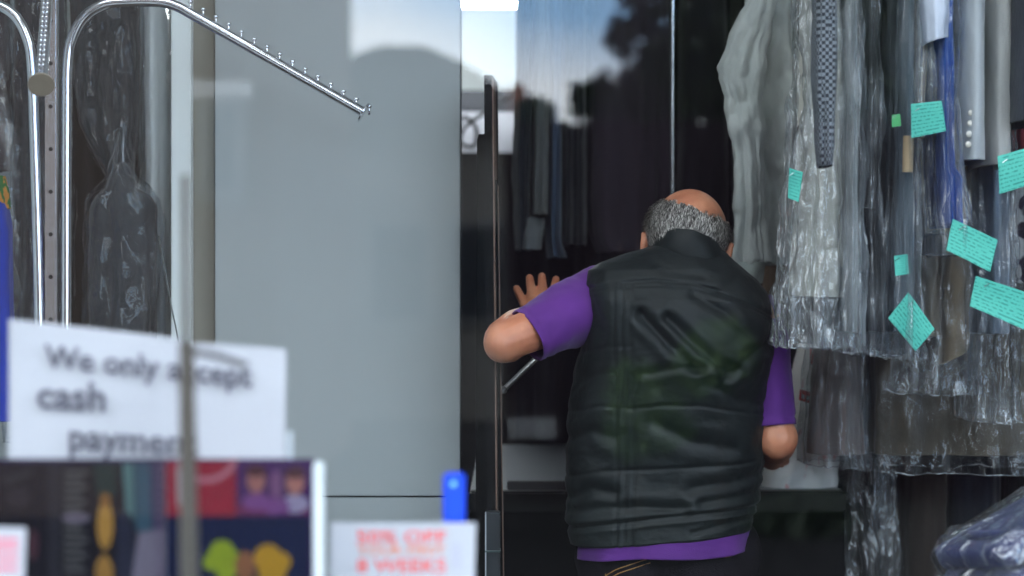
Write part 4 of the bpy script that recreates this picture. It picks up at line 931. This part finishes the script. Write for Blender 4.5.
# ---- purple shirt: hem below the vest, two short sleeves, collar edge
m, nt, out = _new('purple_cotton'); b_ = N(nt, 'ShaderNodeBsdfPrincipled', Roughness=.8); b_.inputs['Sheen Weight'].default_value = .15
no = noise_node(nt, 12, 4); mx = N(nt, 'ShaderNodeMix', data_type='RGBA'); mx.inputs[6].default_value = (*srgb(74, 22, 108), 1); mx.inputs[7].default_value = (*srgb(94, 32, 132), 1)
L(nt, no.outputs['Fac'], mx.inputs[0]); L(nt, mx.outputs[2], b_.inputs['Base Color'])
nb = noise_node(nt, 420, 2); bp = N(nt, 'ShaderNodeBump', Strength=.25, Distance=.002); L(nt, nb.outputs['Fac'], bp.inputs['Height']); L(nt, bp.outputs[0], b_.inputs['Normal'])
L(nt, b_.outputs[0], out.inputs[0]); PURPLE = m
MBS = MB()
rings = []; nu = 150
for j in range(26):
    t = j/25; y = 520+(556-520)*t; xl, xr = np.interp(t, (0, .4, 1), (586, 580, 578)), np.interp(t, (0, .4, 1), (748, 753, 755)); cx, hx = (xl+xr)/2, (xr-xl)/2; rg = []
    for i in range(nu):
        th = 2*PI*i/nu; c, s = math.cos(th), math.sin(th); px = cx+math.copysign(abs(c)**.8, c)*hx
        p_ = P(px, y-(.085-.04*t)*(px-668)-(1.5*math.sin(px*.05+1)*t), 4.02); p_.y = 4.09+math.copysign(abs(s)**.87, s)*(.120+.011*min(1, t*2))
        q = .003*math.cos(9*th+1.3)*t+.0015*fbm((p_.x, p_.y, p_.z*2.5), 18, 3)*t; p_ += Vector((c*q, s*q, 0)); rg.append(p_)
    rings.append(rg)
lr = rings[-1]; cen = sum(lr, Vector())/nu; rings.append([cen+(p-cen)*.97 for p in lr]); rings.append([cen+(p-cen)*.95+Vector((0, 0, .02)) for p in lr])
MBS.add(*loft(rings, False, False), PURPLE)
def sleeve(path, prof, seed, nseg=72, wr=.0045):
    rings = []; prev = None; n = len(path); ax0 = None
    for i, p in enumerate(path):
        t_ = (path[min(i+1, n-1)]-path[max(i-1, 0)]).normalized(); a_ = Vector((0, 0, 1)) if abs(t_.z) < .93 else Vector((0, -1, 0))
        u = (a_-t_*a_.dot(t_)).normalized(); w = t_.cross(u); f = i/(n-1); ru, rw = prof(f); rg = []
        for k in range(nseg):
            th = 2*PI*k/nseg; v = p+u*math.cos(th)*ru+w*math.sin(th)*rw
            q = wr*.6*(fbm(v, 15, seed)*1.3+fbm((v.x*2, v.y, v.z*.8), 22, seed+3)*.9+.5*math.cos(f*16+3*math.sin(th+seed)))
            if f > .9: q -= .0022*math.exp(-((f-.93)/.012)**2)
            rg.append(v+(u*math.cos(th)+w*math.sin(th))*q)
        rings.append(rg)
    lr = rings[-1]; c = path[-1]; rings.append([c+(p-c)*.95 for p in lr]); c2 = path[-3]; rings.append([c2+(p-c)*.92 for p in lr])
    return loft(rings, True, False)
pl = smooth_path([P(616, 300, 4.10), P(592, 305, 4.075), P(560, 319, 4.01), P(528, 336, 3.985)], 14)
MBS.add(*sleeve(pl, lambda f: (np.interp(f, (0, .25, .6, 1), (.056, .074, .063, .0515)), np.interp(f, (0, .3, .6, 1), (.045, .055, .066, .062))), 2), PURPLE)
pr = smooth_path([P(748, 306, 4.085), P(760, 330, 4.08), P(767, 375, 4.07), P(772, 426, 4.06)], 14)
MBS.add(*sleeve(pr, lambda f: (np.interp(f, (0, .3, 1), (.05, .056, .053)), np.interp(f, (0, .3, 1), (.05, .052, .046))), 7), PURPLE)
MBS.add(*loft([[P(688, 262, 4.02)+Vector((math.cos(2*PI*i/60)*r_, .055+math.sin(2*PI*i/60)*r_, z_)) for i in range(60)] for r_, z_ in ((.072, -.02), (.070, .008), (.066, .010), (.064, -.01))], False, False), PURPLE)
shirt = MBS.build('shirt', body, smooth=True); shirt['label'] = 'bright purple short sleeved shirt showing at sleeves and hem'

# ---- dark jeans and shoes
JEAN = plain('dark_denim', srgb(20, 17, 23), .85, 0, .2, 30, .4, 300, spec=.1)
ZK = .50
TS = [capsule(P(620, 556, 4.095), P(716, 552, 4.095), .09, .09), capsule(P(622, 560, 4.095), Vector((P(634, 0, 4.1).x, 4.12, ZK)), .09, .068), capsule(P(714, 556, 4.095), Vector((P(704, 0, 4.1).x, 4.12, ZK)), .09, .068),
      capsule(Vector((P(634, 0, 4.1).x, 4.12, ZK)), Vector((P(632, 0, 4.1).x, 4.10, .09)), .066, .054), capsule(Vector((P(704, 0, 4.1).x, 4.12, ZK)), Vector((P(708, 0, 4.1).x, 4.10, .09)), .066, .054),
      capsule(P(632, 556, 4.055), P(632, 590, 4.04), .06, .075), capsule(P(704, 554, 4.055), P(704, 588, 4.04), .06, .075)]
jeans = one('trousers', remesh(TS, .008, 3), JEAN, body, sharp=None)
GOLD = plain('gold_stitch', srgb(160, 116, 60), .7)
def on_back(px, py):
    # seat of the jeans: find the surface by casting a ray from the lens
    d = P(px, py, 1)-Vector((0, 0, CZ)); o = jeans; orig = Vector((0, 0, CZ))-Vector(body.location)
    ok, loc, nor, i = o.ray_cast(orig, d.normalized())
    return loc+Vector(body.location)+nor*.001 if ok else None
bpy.context.view_layer.update()
for pts in ([(606, 576), (616, 570), (630, 565), (648, 559)], [(608, 580), (618, 574), (632, 569), (650, 563)], [(606, 574), (607, 590), (610, 606)], [(690, 560), (706, 556), (726, 557), (742, 552)]):
    q = [on_back(*p) for p in pts]
    if all(q): one('stitching', tube(smooth_path(q, 5), .0011, 6), GOLD, jeans)
SHOE = plain('shoe_black', (.02, .02, .022), .4)
for px in (632, 708):
    c = Vector((P(px, 0, 4.1).x, 4.13, .045))
    V, F = remesh([ellipsoid(c+Vector((0, .05, -.005)), (.045, .13, .038)), ellipsoid(c+Vector((0, -.04, .015)), (.042, .055, .058)), capsule(c+Vector((0, -.07, -.035)), c+Vector((0, .15, -.035)), .03, .032)], .008, 2)
    V = [Vector((v.x, v.y, max(v.z, .001))) for v in V]
    one('shoe', (V, F), SHOE, body)

# ================================================================== STREET BEHIND THE CAMERA (mirrored in the pane)
struct(one('ground', box(-40, 40, -60, 1.70, -.3, -.1), plain('paving', srgb(40, 40, 42), .95, 0, .15, 2, spec=.03), smooth=False))
struct(one('road', box(-40, 40, -9.5, -3.5, -.1, -.09), plain('asphalt', srgb(34, 34, 36), .95, 0, .1, 5, spec=.03), smooth=False))
HB = plain('house_brick', srgb(84, 72, 66), .85, 0, .15, 3); HR_ = plain('house_roof', srgb(60, 58, 62), .8); HW = plain('house_render', srgb(120, 118, 114), .85, 0, .08, 2)
WG = plain('house_glass', srgb(38, 44, 52), .15); WF = plain('house_window_frame', srgb(110, 112, 114), .5)
def window(parent, x0, x1, y, z0, z1):
    w = one('window', box(x0, x1, y, y+.05, z0, z1, .01), WF, parent, smooth=False)
    one('pane', box(x0+.07, x1-.07, y+.045, y+.056, z0+.07, z1-.07), WG, w, smooth=False)
xr = R(351, 0, 20.6).x
h1 = thing('house', 'tall brick house across the street, mirrored along the left of the shop window', 'house', (xr-4, -12, -.1))
one('wall', box(xr-9, xr, -17, -10.4, -.1, 6.4), HB, h1, smooth=False)
V, F = prism([(xr-9.2, -10.1, 6.3), (xr-9.2, -17.3, 6.3), (xr-9.2, -13.7, 8.6)], (9.4, 0, 0)); one('roof', (V, F), HR_, h1, smooth=False)
a, b = R(198, 96, 14), R(246, 200, 14); window(h1, a.x, b.x, -10.4, b.z, a.z)
one('lintel', box(a.x-.05, b.x+.05, -10.44, -10.34, a.z-.02, a.z+.1, .01), plain('lintel_stone', srgb(190, 190, 190), .8), h1, smooth=False)
for q in (2.2, 4.4, 6.4): window(h1, xr-q-1.9, xr-q-.9, -10.4, 3.6, 5.0)
one('door', box(xr-4.6, xr-3.7, -10.42, -10.34, -.1, 2.0, .01), plain('house_door', srgb(40, 50, 60), .5), h1, smooth=False)
d2 = 24
pts = [(240, 120), (300, 98), (338, 66), (360, 52), (385, 45), (425, 46), (462, 62), (508, 92), (556, 121)]
h2 = thing('house', 'low house with a rounded hipped roof across the street, mirrored over the grey partition', 'house', R(400, 480, d2))
a = R(556, 0, d2).x; b = R(240, 0, d2).x; ze = R(0, 122, d2).z
one('wall', box(b+.2, a-.2, 2*GY-d2-6, 2*GY-d2-.2, -.1, ze), HW, h2, smooth=False)
V, F = prism([R(x, y, d2) for x, y in pts]+[R(556, 126, d2), R(240, 126, d2)], (0, -6.4, 0)); one('roof', (V, F), HR_, h2, smooth=False)
p = R(517, 84, 23.4); one('chimney', box(p.x-.09, p.x+.09, p.y-.4, p.y, p.z-.5, p.z, .01), plain('chimney_brick', srgb(150, 84, 60), .8), h2, smooth=False)
for q in (.25, .5, .75): window(h2, b+(a-b)*q-.35, b+(a-b)*q+.35, 2*GY-d2-.2, 1.0, 2.2)
# fence
fx0, fx1 = R(505, 0, 15).x, R(1180, 0, 15).x; fz = R(0, 121, 15).z; fy = 2*GY-15
fn = thing('garden_fence', 'dark close boarded fence across the street, mirrored behind the man', 'fence', ((fx0+fx1)/2, fy, -.1))
FM = plain('fence_stain', srgb(34, 28, 33), .95, 0, .2, 4, spec=.03)
mb = MB(); n = int((fx1-fx0)/.15)
for i in range(n): mb.add(*box(fx0+i*.15, fx0+i*.15+.156, fy-.02-.01*(i % 2), fy-.01*(i % 2), -.1, fz-.02*(i % 3 == 0)), FM)
mb.build('board_panel', fn, smooth=False)
for i in range(4): one('post', box(fx0+i*(fx1-fx0-.1)/3, fx0+i*(fx1-fx0-.1)/3+.1, fy-.14, fy-.04, -.1, fz+.03), FM, fn, smooth=False)
LEAF = plain('leaf_dark', srgb(44, 58, 42), .6, 0, .4, 6); LEAF2 = plain('leaf_green', srgb(66, 92, 46), .6, 0, .4, 6); BARK = plain('bark', srgb(60, 50, 42), .9, 0, .2, 20)
def foliage(name, parent, blobs, d, n, size, mat, seed):
    rng = random.Random(seed); V = []; F = []; tot = sum(r*r for _, _, r in blobs)
    for cx, cy, r in blobs:
        for _ in range(int(n*r*r/tot)):
            v = Vector((rng.gauss(0, 1), rng.gauss(0, 1), rng.gauss(0, 1))).normalized()*(rng.random()**.45)
            c = R(cx, cy, d)+v*r*d/FP; c.y += rng.uniform(-.5, .5)
            a = Vector((rng.gauss(0, 1), rng.gauss(0, 1), rng.gauss(0, 1))).normalized(); b = a.orthogonal().normalized(); s = size*rng.uniform(.6, 1.3)
            o = len(V); V += [c-a*s, c-b*s*.5, c+a*s, c+b*s*.5]; F.append((o, o+1, o+2, o+3))
    return one(name, (V, F), mat, parent, smooth=False)
t1 = thing('tree', 'large dark leafy tree over the fence, mirrored above the man', 'tree', R(700, 500, 18)); t1.location.z = -.1
foliage('foliage', t1, [(700, 20, 48), (640, 92, 32), (590, 100, 20), (680, 80, 46), (730, 60, 60), (650, 20, 16), (622, 36, 18), (790, 40, 80), (635, -10, 22), (740, -30, 60), (860, 60, 90), (600, 84, 10), (660, 50, 20), (605, 110, 16), (640, 114, 18), (680, 112, 20), (720, 112, 20), (760, 110, 20)], 18, 12000, .075, LEAF, 1)
p = R(745, 0, 18.2); one('trunk', tube([(p.x, p.y, -.1), (p.x+.05, p.y, 1.5), (p.x-.02, p.y, 3.4)], lambda t: .2-.1*t, 12), BARK, t1)
for a, b in (((745, 130), (690, 40)), ((745, 140), (640, 85)), ((745, 120), (800, 20)), ((690, 40), (626, 30))): one('branch', tube([R(*a, 18.1), R((a[0]+b[0])/2, (a[1]+b[1])/2-6, 18.1), R(*b, 18.1)], lambda t: .06-.04*t, 8), BARK, t1)
t2 = thing('tree', 'small dark tree beyond the rounded roof, mirrored left of the big tree', 'tree', R(540, 480, 21)); t2.location.z = -.1
foliage('foliage', t2, [(535, 110, 12), (545, 116, 12), (525, 112, 10)], 21, 900, .06, LEAF, 2)
p = R(537, 0, 21); one('trunk', tube([(p.x, p.y, -.1), (p.x, p.y, 1.6), (p.x, p.y, 3.1)], lambda t: .07-.03*t, 8), BARK, t2)
t3 = thing('tree', 'second large tree beyond the fence, mirrored over the bagged clothes on the right', 'tree', R(930, 500, 17)); t3.location.z = -.1
foliage('foliage', t3, [(800, 40, 60), (800, -60, 70), (880, 0, 80), (900, 90, 70), (960, -60, 90), (980, 60, 80), (1060, 0, 100), (1060, 100, 70), (780, 100, 40)], 17, 12000, .085, LEAF, 9)
p = R(950, 0, 17.2); one('trunk', tube([(p.x, p.y, -.1), (p.x-.05, p.y, 1.5), (p.x+.02, p.y, 3.6)], lambda t: .22-.1*t, 12), BARK, t3)
SG_ = 'shrubs in front of the fence'
for i, (lab, bl, sd) in enumerate((('light green shrub before the fence, mirrored low on the dark vest', [(640, 395, 34), (660, 420, 30), (630, 430, 28)], 3), ('light green shrub before the fence, mirrored high on the dark vest', [(720, 350, 30), (700, 370, 26)], 4), ('light green shrub before the fence, mirrored right of the vest', [(810, 520, 46), (780, 540, 40)], 5))):
    cx, cy, _ = bl[0]; s = thing('shrub', lab, 'shrub', R(cx, 500, 13.2), SG_); s.location.z = -.1
    foliage('foliage', s, bl, 13.2, 1500, .05, LEAF2 if i < 2 else LEAF, sd); p = R(cx, 0, 13.2)
    one('stem', tube([(p.x, p.y, -.1), (p.x, p.y, .4), (p.x+.02, p.y, R(0, cy, 13.2).z)], .012, 8), BARK, s)

# ================================================================== SKY, CAMERA
w = bpy.data.worlds.new('sky'); SC.world = w; w.use_nodes = True; nt = w.node_tree; nt.nodes.clear()
out = nt.nodes.new('ShaderNodeOutputWorld'); bg = nt.nodes.new('ShaderNodeBackground'); L(nt, bg.outputs[0], out.inputs[0])
tc = N(nt, 'ShaderNodeTexCoord'); sp = N(nt, 'ShaderNodeSeparateXYZ'); L(nt, tc.outputs['Generated'], sp.inputs[0])
no = N(nt, 'ShaderNodeTexNoise', Scale=5.0, Detail=5); mp = N(nt, 'ShaderNodeMapping'); mp.inputs['Scale'].default_value = (1, 1, 3.2); mp.inputs['Location'].default_value = (.3, 0, .1); L(nt, tc.outputs['Generated'], mp.inputs[0]); L(nt, mp.outputs[0], no.inputs['Vector'])
# cloud bank low over the roofs, thicker towards the west, thinning upwards
a1 = N(nt, 'ShaderNodeMapRange'); a1.inputs[1].default_value = .085; a1.inputs[2].default_value = .135; a1.inputs[3].default_value = 1; a1.inputs[4].default_value = 0; L(nt, sp.outputs['Z'], a1.inputs[0])
a2 = N(nt, 'ShaderNodeMapRange'); a2.inputs[1].default_value = -.06; a2.inputs[2].default_value = .0; a2.inputs[3].default_value = .75; a2.inputs[4].default_value = 0; L(nt, sp.outputs['X'], a2.inputs[0])
a3 = N(nt, 'ShaderNodeMath', operation='ADD'); L(nt, a1.outputs[0], a3.inputs[0]); L(nt, a2.outputs[0], a3.inputs[1])
b1 = N(nt, 'ShaderNodeMapRange'); b1.inputs[1].default_value = .16; b1.inputs[2].default_value = .28; b1.inputs[3].default_value = 0; b1.inputs[4].default_value = .95; L(nt, sp.outputs['Z'], b1.inputs[0])
b2 = N(nt, 'ShaderNodeMath', operation='ADD'); L(nt, a3.outputs[0], b2.inputs[0]); L(nt, b1.outputs[0], b2.inputs[1]); a3 = b2
a4 = N(nt, 'ShaderNodeMath', operation='MULTIPLY_ADD'); a4.inputs[1].default_value = 1.2; a4.inputs[2].default_value = -.6; L(nt, no.outputs['Fac'], a4.inputs[0])
a5 = N(nt, 'ShaderNodeMath', operation='ADD'); a5.use_clamp = True; L(nt, a3.outputs[0], a5.inputs[0]); L(nt, a4.outputs[0], a5.inputs[1])
mx = N(nt, 'ShaderNodeMix', data_type='RGBA'); mx.inputs[6].default_value = (.30, .52, .82, 1); mx.inputs[7].default_value = (.90, .96, 1.04, 1)
L(nt, a5.outputs[0], mx.inputs[0]); L(nt, mx.outputs[2], bg.inputs['Color']); bg.inputs['Strength'].default_value = 6.7
w.cycles.sampling_method = 'MANUAL'; w.cycles.sample_map_resolution = 256

cam = bpy.data.cameras.new('camera'); co = bpy.data.objects.new('camera', cam); COL.objects.link(co); SC.camera = co
co.location = (0, 0, CZ); co.rotation_euler = (PI/2, 0, 0)
cam.sensor_width = 36; cam.lens = FP/1024*36; cam.clip_start = .05; cam.clip_end = 300
cam.dof.use_dof = True; cam.dof.focus_distance = 3.95; cam.dof.aperture_fstop = 2.5; cam.dof.aperture_blades = 0
vs = SC.view_settings; vs.view_transform = 'Standard'; vs.look = 'None'; vs.gamma = 1; vs.use_curve_mapping = False; vs.exposure = 0
cy = SC.cycles; cy.caustics_reflective = False; cy.caustics_refractive = False; cy.max_bounces = 24; cy.transparent_max_bounces = 48; cy.glossy_bounces = 4; cy.diffuse_bounces = 4
cy.use_denoising = True; cy.sample_clamp_indirect = 6; cy.sample_clamp_direct = 0
